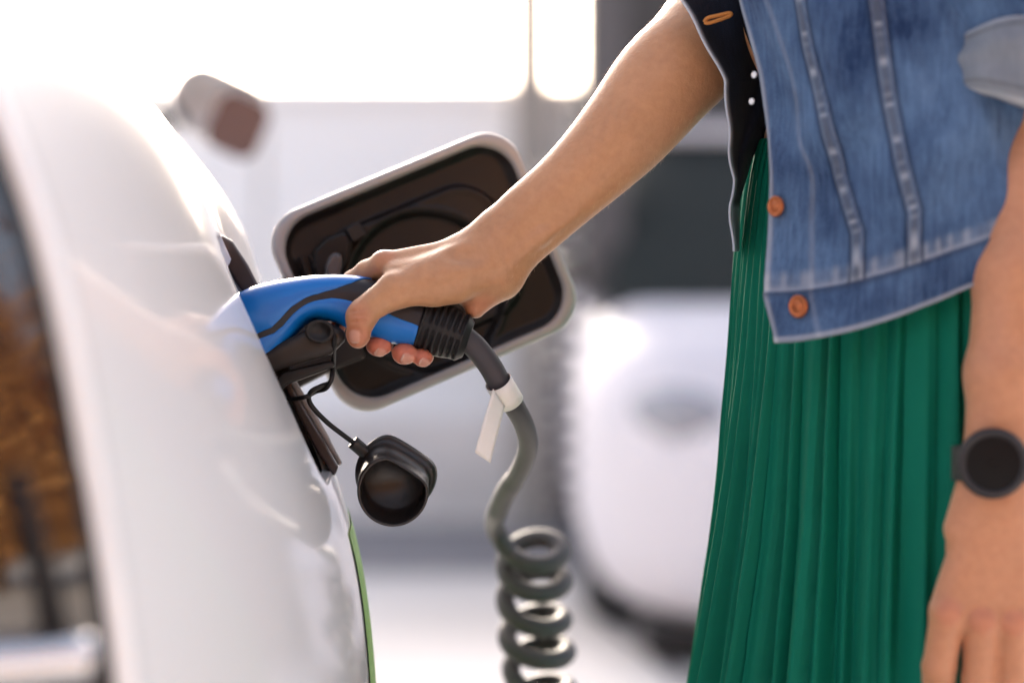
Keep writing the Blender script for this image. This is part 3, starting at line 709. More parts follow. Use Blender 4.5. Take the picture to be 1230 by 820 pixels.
# ================================================================== DUST CAP on its tether
cap = thing('plug_cap', 'black rubber dust cap dangling on its cord below the charging port', 'cap', tuple(W(475, 590, D0)))
def dshape(cx, cy, rx, ry, D, rot, cut=.70, n=64):
    out = []
    for k in range(n):
        a = 2*PI*k/n; x_, y_ = math.cos(a), math.sin(a)
        if y_ > cut: 
            f = cut/y_; x_, y_ = x_*1.0, cut+(y_-cut)*.12
        c, s_ = math.cos(rot), math.sin(rot); X, Y = (x_*c-y_*s_)*rx, (x_*s_+y_*c)*ry
        out.append((cx+X, cy-Y))
    o2 = np.array(out)
    for _ in range(8): o2 = (np.roll(o2, 1, 0)+2*o2+np.roll(o2, -1, 0))/4
    return [W(a_, b_, D) for a_, b_ in o2]
rt = math.radians(-33)
secs = [(478, 566, 47, 46, D0+.030), (477, 567, 49.5, 49, D0+.026), (475, 569, 49.5, 49, D0+.020), (474, 571, 46, 45, D0+.018), (473, 573, 43, 42, D0+.017), (472, 585, 43.5, 43, D0+.0), (472, 589, 44, 44, D0-.014), (472, 590, 43, 43, D0-.0155), (472, 590, 40.5, 40.5, D0-.0155), (472, 589, 40, 40, D0-.012), (473, 579, 38, 38, D0+.010), (474, 575, 36, 35, D0+.016)]
R_ = [dshape(a, b, c, d, e, rt) for a, b, c, d, e in secs]
V = [p for r_ in R_ for p in r_]; F = grid_faces(len(R_), 64, cv=True)+[tuple(range(64)), tuple((len(R_)-1)*64+k for k in range(64))]
M['capr'] = mat('cap_rubber', (.018, .014, .013), .38, noise=(40, .3), bump=(300, .2, .0006))
fixn(mesh('cap_body', V, F, M['capr'], cap))
tube('tether_eye', catmull([W(424, 531, D0+.018), W(431, 537, D0+.02), W(440, 545, D0+.022)], 6), [.0058]*13, M['capr'], cap, 10)
t1 = catmull([W(428, 534, D0+.018), W(412, 522, D0+.012), W(394, 508, D0+.006), W(378, 492, D0+.001), W(371, 480, D0-.003), W(374, 470, D0-.008), W(385, 464, D0-.008), W(397, 458, D0), W(400, 440, D0+.004), W(401, 415, D0-.020), W(402, 400, D0-.018), W(406, 388, D0)], 8)
tube('tether_cord', t1, .0021, M['rubber'], cap, 10)
t2 = catmull([W(326, 480, D0+.03), W(352, 479, D0+.004), W(368, 476, D0-.008), W(380, 470, D0+.002), W(392, 466, D0-.006), W(399, 452, D0-.008), W(398, 436, D0+.01)], 8)
tube('tether_loop', t2, .0019, M['rubber'], cap, 10)
# ================================================================== PERSON
person = thing('person', 'woman in a denim jacket and green pleated skirt reaching to hold the plug', 'person', (.30, 2.01, 0))
fP = np.array((-math.cos(math.radians(25)), -math.sin(math.radians(25)), 0)); lP = np.array((math.sin(math.radians(25)), -math.cos(math.radians(25)), 0)); CPz = np.array((.305, 2.0, 0))
# --- right arm and gripping hand
Fd = Field(cs(385, 460, 70)-np.array((0, 0, .03)), cs(1000, -190, -60)+np.array((0, 0, .07)), .0013)
arm = [((601, 300, 2), (29.5, 20)), ((634, 268, 4), (31.5, 23)), ((679, 229, 8), (32.5, 27)), ((720, 190, 14), (36, 31)), ((757, 150, 20), (40.5, 35)), ((797, 100, 28), (44.5, 38)), ((840, 55, 48), (45, 40)), ((882, -20, 105), (44, 40)), ((925, -130, 180), (48, 44))]
ap = catmull(np.array([list(p)+list(r_) for p, r_ in arm], float), 4)
for p, q in zip(ap[:-1], ap[1:]): Fd.limb(cs(*p[:3]), cs(*q[:3]), ((p[3]-1.6)/1000, (p[4]-1)/1000), ((q[3]-1.6)/1000, (q[4]-1)/1000), .0025)
mm = lambda *a: tuple(v/1000 for v in a)
L = lambda p, q, r0, r1, k=6: Fd.limb(cs(*p), cs(*q), (r0[0]/1000, r0[1]/1000) if isinstance(r0, tuple) else r0/1000, (r1[0]/1000, r1[1]/1000) if isinstance(r1, tuple) else r1/1000, k/1000)
# wrist to palm mass
L((601, 300, 2), (566, 316, 4), (29, 20), (26, 22), 10)
L((566, 318, 6), (520, 327, 14), (25, 20), (19, 18), 9)
# metacarpals
L((572, 301, 0), (462, 318, 0), (13, 12), 10.5, 7)
L((575, 306, 12), (482, 318, 20), (14, 12), 10.5, 7)
L((578, 312, 22), (502, 326, 34), (14, 12), 10, 7)
L((580, 322, 28), (520, 338, 44), (14, 12), 9.5, 7)
# web between thumb and index
L((556, 322, -12), (474, 330, -14), (16, 13), (10.5, 9), 9)
# thenar mass + thumb
L((588, 318, -8), (520, 340, -20), (20, 15), (17, 14), 10)
L((545, 335, -14), (474, 349, -27), (19, 14), (14.5, 12.5), 9)
L((474, 349, -27), (438, 373, -31), (14.3, 12), (11.6, 10.4), 5)
Fd.ball(cs(433, 380, -32), mm(12.3, 12.0, 11.2), .004)
L((435, 382, -32), (430, 400, -31), (11.2, 9.9), (9.6, 8.0), 4)
Fd.ball(cs(430, 404, -30.5), mm(9.2, 9.8, 7.4), .003)
# heel of the hand (bulge over the boot)
L((596, 338, 4), (571, 370, 8), (15, 15), (8.5, 11), 9)
L((600, 330, 4), (560, 345, 12), (20, 18), (14, 16), 9)
Fg = []
# fingers round the far side: index, middle, ring, little
def finger(pts, r, k=3.0):
    for i in range(len(pts)-1): L(pts[i], pts[i+1], r[i], r[i+1], k)
finger([(462, 318, 0), (441, 326, 12), (424, 338, 22), (412, 362, 30), (406, 385, 26), (405, 394, 10)], [10.8, 9.4, 9.0, 8.4, 7.8, 7.0])
finger([(482, 318, 20), (466, 336, 38), (458, 372, 44), (462, 404, 34), (460, 413, 12), (454, 416, -8)], [10.5, 9.5, 9, 8.4, 8.0, 7.2])
finger([(502, 326, 34), (494, 346, 46), (488, 382, 48), (492, 414, 34), (489, 423, 10), (485, 425, -8)], [10, 9.2, 8.8, 8.2, 8.0, 7.4])
finger([(520, 338, 44), (514, 360, 50), (510, 392, 48), (512, 420, 32), (510, 428, 10), (507, 430, -7)], [9.5, 8.4, 7.8, 7.2, 7.0, 6.4])
for c_, r in (((455, 415.5, -7), (10.6, 8.4, 8)), ((486, 424.5, -7), (10.6, 9.2, 8)), ((508, 429.5, -6), (8.2, 7.6, 7))):
    Fd.ball(cs(*c_), mm(*r), .002)
# creases: web fold, thumb joint, wrist tendons, skin fold at heel
Fd.limb(cs(447, 323, -13), cs(456, 337, -20), .0016, .0012, .004, neg=True)
for a, b, r in (((560, 262, -27), (640, 256, -30), 2.2),):
    pass
# tendon ridge on the forearm and snuff-box dip
Fd.limb(cs(594, 328, -13), cs(650, 284, -14), .0050, .0035, .009)
Fd.limb(cs(650, 284, -14), cs(690, 255, -10), .0035, .001, .009)
Fd.ball(cs(560, 305, -27), mm(11, 6, 5), .008, neg=True)
for a_, b_, rr_ in (((421, 375, -40), (437, 371, -43), .0006), ((419, 380, -41), (440, 378, -44), .0007), ((420, 386, -40), (438, 386, -42), .0005), ((462, 366, -41), (478, 352, -42), .0005), ((470, 368, -40), (484, 350, -41), .0006), ((500, 366, -36), (506, 350, -38), .0005)):
    Fd.limb(cs(*a_), cs(*b_), rr_, rr_, .0028, neg=True)
# knuckle bumps
Fd.ball(cs(461, 311, -1), mm(8, 6, 8), .005)
V1, Q1 = Fd.nets(2)
def nearmask(V, c, r0, r1): d_ = np.linalg.norm(V-c, axis=1); return 1-sm(r0, r1, d_)
red = np.zeros(len(V1))
for c_, r, s_ in (((428, 404, -36), .016, .5), ((431, 380, -40), .013, .35), ((455, 416, -10), .016, .95), ((486, 425, -10), .016, .95), ((508, 430, -8), .014, .95), ((405, 392, 8), .022, .8), ((461, 308, -8), .012, .25), ((575, 372, 0), .022, .35), ((448, 328, -15), .010, .35)):
    red = np.maximum(red, s_*nearmask(V1, cs(*c_), r*.35, r*1.2))
# nails: local frame (centre, direction of finger tip, outward normal, half length, half width)
nail = np.zeros(len(V1)); tip = np.zeros(len(V1)); N1 = None
def vnormals(V, Q):
    n = np.zeros_like(V); a = np.cross(V[Q[:, 2]]-V[Q[:, 0]], V[Q[:, 3]]-V[Q[:, 1]])
    for k in range(4): np.add.at(n, Q[:, k], a)
    return n/(np.linalg.norm(n, axis=1)[:, None]+1e-12)
N1 = vnormals(V1, Q1)
disp = np.zeros(len(V1))
for c_, dr, nr_, hl, hw2 in (((426.5, 404, -37), (-.15, -1, .05), (-.45, -.15, .88), .0058, .0047), ((457, 424, -12), (-.55, -.35, .8), (.15, -.75, .62), .0050, .0047), ((489.5, 432, -13), (-.35, -.45, .8), (.2, -.72, .64), .0056, .0050), ((509.5, 435.5, -11), (-.3, -.45, .8), (.15, -.72, .66), .0044, .0042)):
    c3 = cs(*c_); dr = np.array(dr, float); nn = np.array(nr_, float); nn /= np.linalg.norm(nn); dr -= nn*(dr @ nn); dr /= np.linalg.norm(dr); sd_ = np.cross(dr, nn)
    q = V1-c3; a = q @ dr/hl; b = q @ sd_/hw2; near = (np.linalg.norm(q, axis=1) < .014) & (N1 @ nn > .25)
    e = (abs(a)**3+abs(b)**3)**(1/3); m_ = (1-sm(.88, 1.02, e))*near; nail = np.maximum(nail, m_); tip = np.maximum(tip, m_*sm(.66, .82, a)*.55)
    disp += near*(.0006*(1-sm(.85, 1.0, e))-.0005*np.exp(-((e-1.08)/.10)**2))
V1 = V1+N1*disp[:, None]; nail *= .75
# fine down on the forearm
hr = np.random.default_rng(3); ids = hr.choice(np.nonzero((V1[:, 0] > cs(600, 0)[0]) & (V1[:, 0] < cs(860, 0)[0]))[0], 1500); HV = []; HF = []
sdn = np.array((.72, .69, 0))
for q in ids:
    if abs(N1[q][2]) > .75: continue
    p = V1[q]; n_ = N1[q]; t_ = -sdn*.9+n_*.55+hr.normal(0, .22, 3); t_ /= np.linalg.norm(t_); L_ = hr.uniform(.0025, .0055); sd_ = np.cross(t_, n_); sd_ /= np.linalg.norm(sd_); w_ = .00006
    m_ = p+t_*L_*.55; e_2 = p+t_*L_-n_*L_*.12; o_ = len(HV)
    for c_, ww in ((p-n_*.0004, w_), (m_, w_*.8), (e_2, w_*.3)):
        for an in (0, 2.1, 4.2): HV.append(c_+(sd_*math.cos(an)+n_*math.sin(an))*ww)
    for b_ in (0, 3):
        for k in range(3): HF.append((o_+b_+k, o_+b_+(k+1) % 3, o_+b_+3+(k+1) % 3, o_+b_+3+k))
hh = mesh('arm_down', cam2world(np.array(HV)), HF, mat('fine_pale_hair', (.75, .55, .38), .4), person); hh['kind'] = 'stuff'
# --- left arm (watch arm)
def cl(px, py, D): return np.array(((px-615)*K*D, (410-py)*K*D, -D))
Fl_ = Field(cl(1080, 1010, 1.72)-np.array((0, 0, .20)), cl(1330, -120, 1.72)+np.array((.05, .05, .05)), .0026)
DL = 1.80
LL = lambda p, q, r0, r1, k=8: Fl_.limb(cl(p[0], p[1], p[2]), cl(q[0], q[1], q[2]), tuple(v/1000 for v in r0), tuple(v/1000 for v in r1), k/1000)
LL((1250, -60, 1.86), (1256, 120, 1.86), (46, 46), (40, 40), 12)
LL((1262, 120, 1.86), (1243, 230, 1.84), (40, 40), (37, 36), 12)
LL((1243, 230, 1.84), (1228, 330, 1.82), (38, 36), (36, 33), 12)
LL((1228, 330, 1.82), (1212, 450, 1.805), (36, 32), (31, 26), 12)
LL((1212, 450, 1.805), (1202, 560, 1.80), (31, 25), (28, 20), 12)
LL((1202, 560, 1.80), (1188, 640, 1.80), (28, 19), (34, 17), 10)
mc_ = [(1139, 735), (1180, 745), (1219, 748), (1252, 738)]
for (x_, y_), r in zip(mc_, (13, 13, 12.5, 12)): LL((1195, 600, 1.80), (x_, y_, 1.80), (22, 16), (r+2, r), 9)
fng = [[(1139, 735), (1128, 800), (1126, 850), (1130, 890)], [(1180, 745), (1176, 815), (1176, 872), (1180, 915)], [(1219, 748), (1217, 815), (1218, 866), (1220, 905)], [(1252, 738), (1254, 795), (1256, 835), (1256, 868)]]
for pts, r in zip(fng, (12.8, 13.0, 12.6, 11.4)):
    dd_ = [0, .012, .035, .058]
    for i in range(3): LL((*pts[i], 1.797+dd_[i]), (*pts[i+1], 1.797+dd_[i+1]), (r-.4*i+.6, r-.4*i), (r-.4*(i+1), r-.4*(i+1)-.3), 3)
    Fl_.ball(cl(*pts[0], 1.792), mm(10, 10, 10), .005); Fl_.ball(cl(*pts[1], 1.806), mm(9.8, 9, 9), .003)
LL((1170, 620, 1.82), (1140, 700, 1.85), (16, 15), (12, 12), 9); LL((1140, 700, 1.85), (1122, 770, 1.87), (11, 11), (9.5, 9.5), 4); LL((1122, 770, 1.87), (1118, 815, 1.88), (9.5, 9), (7.5, 7), 4)
V2, Q2 = Fl_.nets(2)
red2 = np.zeros(len(V2))
for pts in fng:
    for k, s_ in ((0, .5), (1, .4), (3, .5)): red2 = np.maximum(red2, s_*nearmask(V2, cl(*pts[k], 1.785), .006, .018))
red2 = np.maximum(red2, .25)
# --- torso, legs, neck, head (coarse, hidden by clothes or above the frame)
w2c = lambda P: np.array(((P-CP) @ RT, (P-CP) @ UP, -((P-CP) @ FW)))
def bp(f_, l_, z): return w2c(CPz+fP*f_+lP*l_+np.array((0, 0, z)))
Fb = Field(w2c(np.array((-.15, 2.6, -.02))), w2c(np.array((.8, 1.5, 1.75))), .008, .08)
fc_ = w2c(fP+CP)-w2c(CP)
def BL(p, q, r0, r1, k=.03): Fb.limb(bp(*p), bp(*q), r0, r1, k, flat=fc_)
BL((-.01, 0, 1.02), (0, 0, 1.18), (.12, .06), (.12, .075)); BL((0, 0, 1.18), (0, 0, 1.34), (.120, .080), (.135, .085)); BL((0, -.11, 1.385), (0, .11, 1.385), (.055, .06), (.055, .06))
BL((-.02, 0, .92), (-.01, 0, 1.02), (.12, .06), (.12, .06)); BL((.0, 0, 1.38), (.02, 0, 1.50), .055, .05)
for s_ in (-1, 1):
    BL((-.02, .065*s_, .92), (.0, .08*s_, .50), .055, .045); BL((.0, .08*s_, .50), (-.01, .09*s_, .10), .055, .036); BL((-.03, .09*s_, .05), (.16, .10*s_, .03), .034, .026, .02)
    Fb.ball(bp(.065, .070*s_, 1.29), (.045, .045, .045), .03)
BL((.02, 0, 1.56), (.03, 0, 1.63), (.072, .088), (.075, .092)); BL((.07, 0, 1.53), (.09, 0, 1.52), .035, .022); Fb.ball(bp(.125, 0, 1.575), (.012, .018, .014), .012)
for s_ in (-1, 1): Fb.ball(bp(.108, .032*s_, 1.60), (.012, .008, .012), .006, neg=True); Fb.ball(bp(.015, .078*s_, 1.585), (.014, .028, .012), .008)
Fb.limb(bp(.118, -.02, 1.535), bp(.118, .02, 1.535), .004, .004, .006)
V3, Q3 = Fb.nets(2)
# shoulder bridge: left upper arm up to the shoulder is in the left field; right one in the right field
Vb = np.vstack((V1, V2, V3)); Qb = np.vstack((Q1, Q2+len(V1), Q3+len(V1)+len(V2))); z3 = np.zeros(len(V3)); z2 = np.zeros(len(V2))
fast_mesh('body', cam2world(Vb), Qb, [M['skin']], person, {'red': np.concatenate((red, red2, z3)), 'nail': np.concatenate((nail, z2, z3)), 'tip': np.concatenate((tip, z2, z3))})
# fine down along the arm's upper edge
P0 = []; 
Fh = Field(bp(.02, 0, 1.62)-.17, bp(.02, 0, 1.62)+.17, .006, .05)
Fh.limb(bp(-.005, 0, 1.60), bp(0, 0, 1.655), (.083, .10), (.083, .098), .02, flat=fc_); Fh.limb(bp(-.05, 0, 1.60), bp(-.10, 0, 1.48), .06, .03, .03); Fh.ball(bp(.095, 0, 1.585), (.07, .07, .07), .02, neg=True)
Vh, Qh = Fh.nets(2); fast_mesh('hair', cam2world(Vh), Qh, [M['hair']], person)
# --- skirt
sk = [(820, 835), (720, 848), (640, 858), (520, 868), (430, 875), (340, 880), (260, 886), (200, 893), (160, 901)]
sz = np.array([zrow(a, 1.93) for a, b in sk]); sA = []
for (a, b), z in zip(sk, sz):
    A = .12
    for _ in range(25): A += (min(pix(CPz+fP*A*math.cos(q)+lP*(A+.075)*math.sin(q)+np.array((0, 0, z)))[0] for q in np.linspace(-1, 1, 41))-b)*K*1.93*.8
    sA.append(A)
sA = np.array(sA); sz = np.concatenate(([.28], sz)); sA = np.concatenate(([sA[0]+.10], sA))
o_ = np.argsort(sz); sz, sA = sz[o_], sA[o_]
ztopS = sz[-1]; na, nz_ = 1100, 90; V = []; npl = 46
ph = np.cumsum(rng.uniform(.75, 1.25, npl)*(.55+.75*np.clip(np.sin((np.arange(npl)+.5)/npl*2*PI), 0, 1)**.7+.5*(np.cos((np.arange(npl)+.5)/npl*2*PI) < 0))); ph = np.concatenate(([0], ph))/ph[-1]
for z in np.linspace(.28, ztopS, nz_):
    A = float(interp(z, sz, sA)); B = A+.075; dn = (ztopS-z)/(ztopS-.28)
    for k in range(na):
        a = 2*PI*k/na; c = (a/(2*PI)+.006*math.sin(z*6+a*3)*dn) % 1; i = min(np.searchsorted(ph, c, side='right')-1, npl-1); f = (c-ph[i])/(ph[i+1]-ph[i])
        saw = .5-.5*math.cos(PI*f/.7) if f < .7 else .5+.5*math.cos(PI*(f-.7)/.3)
        amp = (.0018+.0100*min(1, dn*2.4)+.006*dn)*(.35+1.05*math.sin(i*1.7)**2)*(1+.35*math.sin(z*7+i*2.3))
        wv = .014*dn*math.sin(a*13+z*2.2+math.sin(a*3)*2.5)+.006*dn*math.sin(a*23-z*3+math.sin(a*5)*2)+.014*dn*math.sin(a*5+1+z*2)
        rad_ = amp*(saw-.75)+wv*min(1, dn*3)
        ca, sa = math.cos(a), math.sin(a)
        V.append(CPz+fP*(A+rad_)*ca+lP*(B+rad_)*sa+np.array((0, 0, z)))
mesh('pleated_skirt', V, grid_faces(nz_, na, cv=True), M['skirt'], person)
# --- black top
V = []; zz = np.linspace(zrow(166, 1.93), 1.43, 24)
for z in zz:
    for k in range(64):
        a = 2*PI*k/64; A = .118+.0*z if z < 1.3 else .118-.06*(z-1.3)/.13; 
        A = (.082+.030*float(sm(1.22, 1.30, z))) if z < 1.36 else .112-.04*(z-1.36)/.07; B = .150 if z < 1.36 else .15-.05*(z-1.36)/.07
        V.append(CPz+fP*A*math.cos(a)+lP*B*math.sin(a)+np.array((0, 0, z+.004*math.sin(a*7+z*20))))
fixn(mesh('black_top', V, grid_faces(24, 64, cv=True), M['shirt'], person))
# --- jacket, left front and back panel
jacket_edge = [(-120, 872), (0, 890), (87, 913), (154, 922), (205, 926), (287, 923), (348, 918), (410, 934)]
ez = np.array([zrow(a, 1.90) for a, b in jacket_edge])[::-1]; ex = np.array([b for a, b in jacket_edge], float)[::-1]
zhem = ez[0]; zsh = 1.43
def jr(a, z):                # jacket ellipse radii
    f = np.clip((z-zhem)/(zsh-zhem), 0, 1)
    A = .150-.016*f; B = .200-.02*f
    cr = 1-.10*sm(.86, 1.0, f)
    wr = .004*math.sin(a*5+z*24)+.0032*math.sin(a*9-z*34+math.sin(z*40))+.005*math.sin(z*19+a*3)+.0016*math.sin(a*23+z*60)
    return (A+wr)*cr, (B+wr)*cr
def jp(a, z, off=0):
    A, B = jr(a, z); return CPz+fP*(A+off)*math.cos(a)+lP*(B+off)*math.sin(a)+np.array((0, 0, z))
def a0_at(z):                # opening edge angle
    want = float(np.interp(z, ez, ex)); best = None
    aa = np.linspace(.0, 1.2, 121); px_ = np.array([pix(jp(a, z))[0] for a in aa]); i = np.argmin(px_); aa, px_ = aa[i:], px_[i:]
    return float(np.interp(want, px_, aa))
zrows = np.linspace(zhem, zsh, 150); A0 = np.array([a0_at(z) for z in zrows]); A0 = np.convolve(np.pad(A0, 3, 'edge'), np.ones(7)/7, 'valid')
# the bottom corner flicks forward a touch
nca = 420; aend = PI*1.25; V = []; wear = []; deep = []
def alpha_px(px, py, D=1.86):    # angle on the jacket that projects to a given pixel (near side)
    best, bd = None, 1e9
    z = zrow(py, 1.86)
    for a in np.linspace(.1, 2.6, 400):
        x_, y_, _ = pix(jp(a, z)); 
        if abs(x_-px) < bd: bd, best = abs(x_-px), a
    return best, z
seams = []
for pts in (([(955, -40), (972, 60), (990, 140), (1010, 220), (1030, 292)]), ([(1048, -40), (1058, 60), (1070, 140), (1084, 220), (1098, 284)])):
    q = [alpha_px(*p) for p in pts]; zs_ = np.array([b for a, b in q])[::-1]; as_ = np.array([a for a, b in q])[::-1]; seams.append((zs_, as_))
hem_drop = lambda a: -.0+.085*float(sm(.3, 2.2, a))      # hem rises towards the back
band = .040
for i, z in enumerate(zrows):
    for j in range(nca):
        f = j/(nca-1); a = A0[i]+(aend-A0[i])*f**1.0
        lift = hem_drop(a)*(1-(z-zhem)/(zsh-zhem))**1.5; zz_ = z+lift
        hgt = z-zhem; off = 0; wv = 0; dp = 0
        arc = (a-A0[i])*.17
        # placket strip, turned edges
        off += .0012*float(sm(.036, .034, arc)); wv += .55*math.exp(-((arc-.0015)/.002)**2)+.18*math.exp(-((arc-.035)/.002)**2)
        # waist band
        inb = float(sm(band, band-.002, hgt)); off += .0022*inb; wv += .5*math.exp(-((hgt-band-.001)/.0022)**2)+.9*math.exp(-((hgt-.0015)/.0018)**2)
        if band < hgt < band+.016: wv += (.12+.30*max(0, math.sin(arc*430+math.sin(arc*90)*2.5)))*math.sin(PI*(hgt-band)/.016)
        for zs_, as_ in seams:
            if hgt > band:
                ac = float(np.interp(z, zs_, as_)); dd_ = (a-ac)*.18
                off += .0022*math.exp(-(dd_/.0052)**4); 
                pk = max(0, math.sin(z*470+math.sin(z*130)*2.5+math.sin(z*61)*2))**1.5*(.6+.4*math.sin(z*210))
                wv += (.30+.36*pk)*math.exp(-((dd_+.0004)/.0034)**4); wv += .26*(math.exp(-((abs(dd_)-.0049)/.0008)**2))
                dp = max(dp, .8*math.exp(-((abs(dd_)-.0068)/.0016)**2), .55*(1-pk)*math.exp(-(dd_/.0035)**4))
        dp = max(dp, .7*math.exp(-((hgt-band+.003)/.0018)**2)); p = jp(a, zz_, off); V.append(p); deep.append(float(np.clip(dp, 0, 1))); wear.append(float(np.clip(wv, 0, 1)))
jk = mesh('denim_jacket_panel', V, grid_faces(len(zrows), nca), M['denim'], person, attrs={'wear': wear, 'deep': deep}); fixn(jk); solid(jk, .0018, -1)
jk.name = 'denim_jacket'
# right front panel: dark inside seen, hangs from the far shoulder in front of the arm
redge = [(-170, 775), (-120, 788), (-60, 802), (0, 818), (51, 847), (97, 870), (123, 873), (179, 876), (215, 881), (246, 877), (275, 879), (302, 880)]
ry = np.array([a for a, b in redge], float); rx = np.array([b for a, b in redge], float)
V = []; wear = []; nrw, ncw = 120, 60
for i in range(nrw):
    py = ry[0]+(ry[-1]-ry[0])*i/(nrw-1); xe = float(np.interp(py, ry, rx)); f_ = i/(nrw-1)
    xr = float(np.interp(py, [-170, 100, 152, 190, 240, 302], [965, 945, 922, 903, 888, 887]))
    for j in range(ncw):
        t = j/(ncw-1); px_ = xe+(xr-xe)*t; D = 1.962+.055*t**.8+.02*t*f_+.006*math.sin(t*9+py*.03)*(t*(1-t))*4
        if j == 0: D += .0
        V.append(W(px_+1.5*math.sin(py*.09)*(1-t), py, D)); wd_ = t*(xr-xe)*K*2
        wear.append(float(np.clip(.9*math.exp(-(wd_/.0016)**2)+(.75*math.exp(-((py-247)/3.0)**2) if t < .2 else 0)+(.5*float(sm(244, 250, py))*(1 if wd_ < .007 else 0)), 0, 1)))
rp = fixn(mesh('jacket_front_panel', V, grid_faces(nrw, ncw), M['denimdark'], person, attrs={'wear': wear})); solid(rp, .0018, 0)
rp['label'] = 'dark inner side of the open far front panel with a buttonhole'
def stitch(name, pts, D, r, m, par):
    return tube(name, catmull([W(a, b, D) for a, b in pts], 6), r, m, par, 8)
stitch('buttonhole', [(846, 27), (850, 22), (862, 19), (876, 16), (877, 19), (864, 24), (851, 28), (846, 27)], 1.958, .0016, M['thread'], person)
# buttons
def button(name, px_, py_, D, r, m, nrm):
    c = W(px_, py_, D); nrm = np.asarray(nrm, float); nrm /= np.linalg.norm(nrm); a = np.cross(nrm, (0, 0, 1)); a /= np.linalg.norm(a); b = np.cross(nrm, a); V = []
    prof = [(1.0, -.1), (1.0, .12), (.94, .22), (.82, .24), (.76, .14), (.45, .13), (.40, .2), (.18, .24), (.001, .24)]
    for rr, hh in prof:
        for k in range(28): V.append(c+nrm*hh*r+(a*math.cos(2*PI*k/28)+b*math.sin(2*PI*k/28))*rr*r)
    return fixn(mesh(name, V, grid_faces(len(prof), 28, cv=True), m, person))
def jn(px_, py_): a, z = alpha_px(px_, py_); p = jp(a, z, .003); return p, (fP*math.cos(a)/.14+lP*math.sin(a)/.2)
for px_, py_, r, m in ((959, 368, .0088, M['copper']), (932, 248, .0082, M['copper'])):
    p, nn = jn(px_, py_); D = pix(p)[2]; nn = nn/np.linalg.norm(nn); bt = button('jacket_button', px_, py_, D-.0055, r, m, nn)
for px_, py_ in ((906, 90), (903, 122)):
    p, nn = jn(max(px_, 912), py_); D = pix(p)[2]; button('snap_stud', px_, py_, D-.002, .0026, M['steel'], (-.7, -.7, .1))
# left sleeve with its turned cuff
def sleeve(name, cs_, m, par, n=64, wr=.003, thick=.0018, attrs=None):
    V = []
    for i, (c, rx_, ry_) in enumerate(cs_):
        for k in range(n):
            a = 2*PI*k/n; w_ = wr*math.sin(a*3+i*.35)+wr*.5*math.sin(a*5-i*.5)
            V.append(c+RT*(rx_+w_)*math.cos(a)+FW*(ry_+w_)*math.sin(a)+UP*(w_*1.2))
    o = fixn(mesh(name, V, grid_faces(len(cs_), n, cv=True), m, par, attrs={'wear': [0]*len(V)})); solid(o, thick, 0); return o
sl_ = [(CPz+lP*.16+np.array((0, 0, 1.41)), .055, .055)]
for py, px_, r in ((-130, 1240, .072), (-80, 1236, .071), (-30, 1232, .070), (10, 1236, .066), (45, 1245, .060), (75, 1250, .056)): sl_.append((W(px_, py, 1.84), r, r))
cc = []
for i in range(len(sl_)-1):
    for s_ in range(4): f = s_/4; cc.append(tuple(sl_[i][k]*(1-f)+sl_[i+1][k]*f for k in range(3)))
cc.append(sl_[-1]); sleeve('jacket_sleeve', cc, M['denim'], person)
V = []; nC_, nK = 26, 72
for i in range(nC_):
    f = i/(nC_-1)
    for k in range(nK):
        a = 2*PI*k/nK; lf = .5-.5*math.cos(a); lf = float(sm(.45, 1.0, lf))      # 1 on the side towards the body
        y0, y1 = 18+16*lf, 142-20*lf; e = abs(2*f-1)
        rr_ = .0595+.004*math.sin(f*PI)-.011*max(0, (e-.72)/.28)**2.2+.0016*math.sin(a*3+f*4)+.0012*math.sin(a*7-f*9)+.0012*math.sin(f*16+a*2)
        V.append(W(1238+4*f, y0+(y1-y0)*f+3*math.sin(a*4+f*3), 1.835)+RT*rr_*math.cos(a)+FW*rr_*math.sin(a))
cf = fixn(mesh('sleeve_cuff', V, grid_faces(nC_, nK, cv=True), M['cuff'], person, attrs={'wear': [.8 if (i in (1, 2, nC_-3, nC_-2)) else 0 for i in range(nC_) for k in range(nK)], 'deep': [.5 if i in (0, nC_-1, 4, nC_-6) else 0 for i in range(nC_) for k in range(nK)]})); solid(cf, .005, -1)
# watch
wc = W(1192, 556, 1.772); wn = -FW*.97-RT*.1+UP*.0; wn /= np.linalg.norm(wn); wa = np.cross(UP, wn); wa /= np.linalg.norm(wa); wb = np.cross(wn, wa)
def lathe(name, c, n, a, b, prof, m, par, seg=48):
    V = []
    for r, h in prof:
        for k in range(seg): V.append(c+n*h+(a*math.cos(2*PI*k/seg)+b*math.sin(2*PI*k/seg))*r)
    return fixn(mesh(name, V, grid_faces(len(prof), seg, cv=True), m, par))
wt = thing('wristwatch', 'round black sports watch strapped on the hanging left wrist', 'watch', tuple(wc))
case = lathe('watch_case', wc, wn, wa, wb, [(.001, -.006), (.023, -.006), (.0255, -.002), (.0262, .003), (.0255, .0065), (.0240, .0078), (.0205, .0080), (.0198, .0064)], M['watch'], wt)
lathe('watch_dial', wc, wn, wa, wb, [(.0198, .0064), (.019, .0066), (.001, .0068)], M['watchglass'], wt)
for k in range(0):
    a = 2*PI*k/12; box('hour_mark', wc+wn*.0071+(wa*math.cos(a)+wb*math.sin(a))*.0165, (.0030, .0008, .0004), mat('mark_grey', (.3, .3, .3), .4) if k == 0 else bpy.data.materials['mark_grey'], wt, axes=(wa*math.cos(a)+wb*math.sin(a), -wa*math.sin(a)+wb*math.cos(a), wn))
P = []
for k in range(49):
    a = 2*PI*k/48; P.append(W(1202, 556, 1.80)+RT*.0335*math.cos(a)+FW*.0235*math.sin(a))
V = []
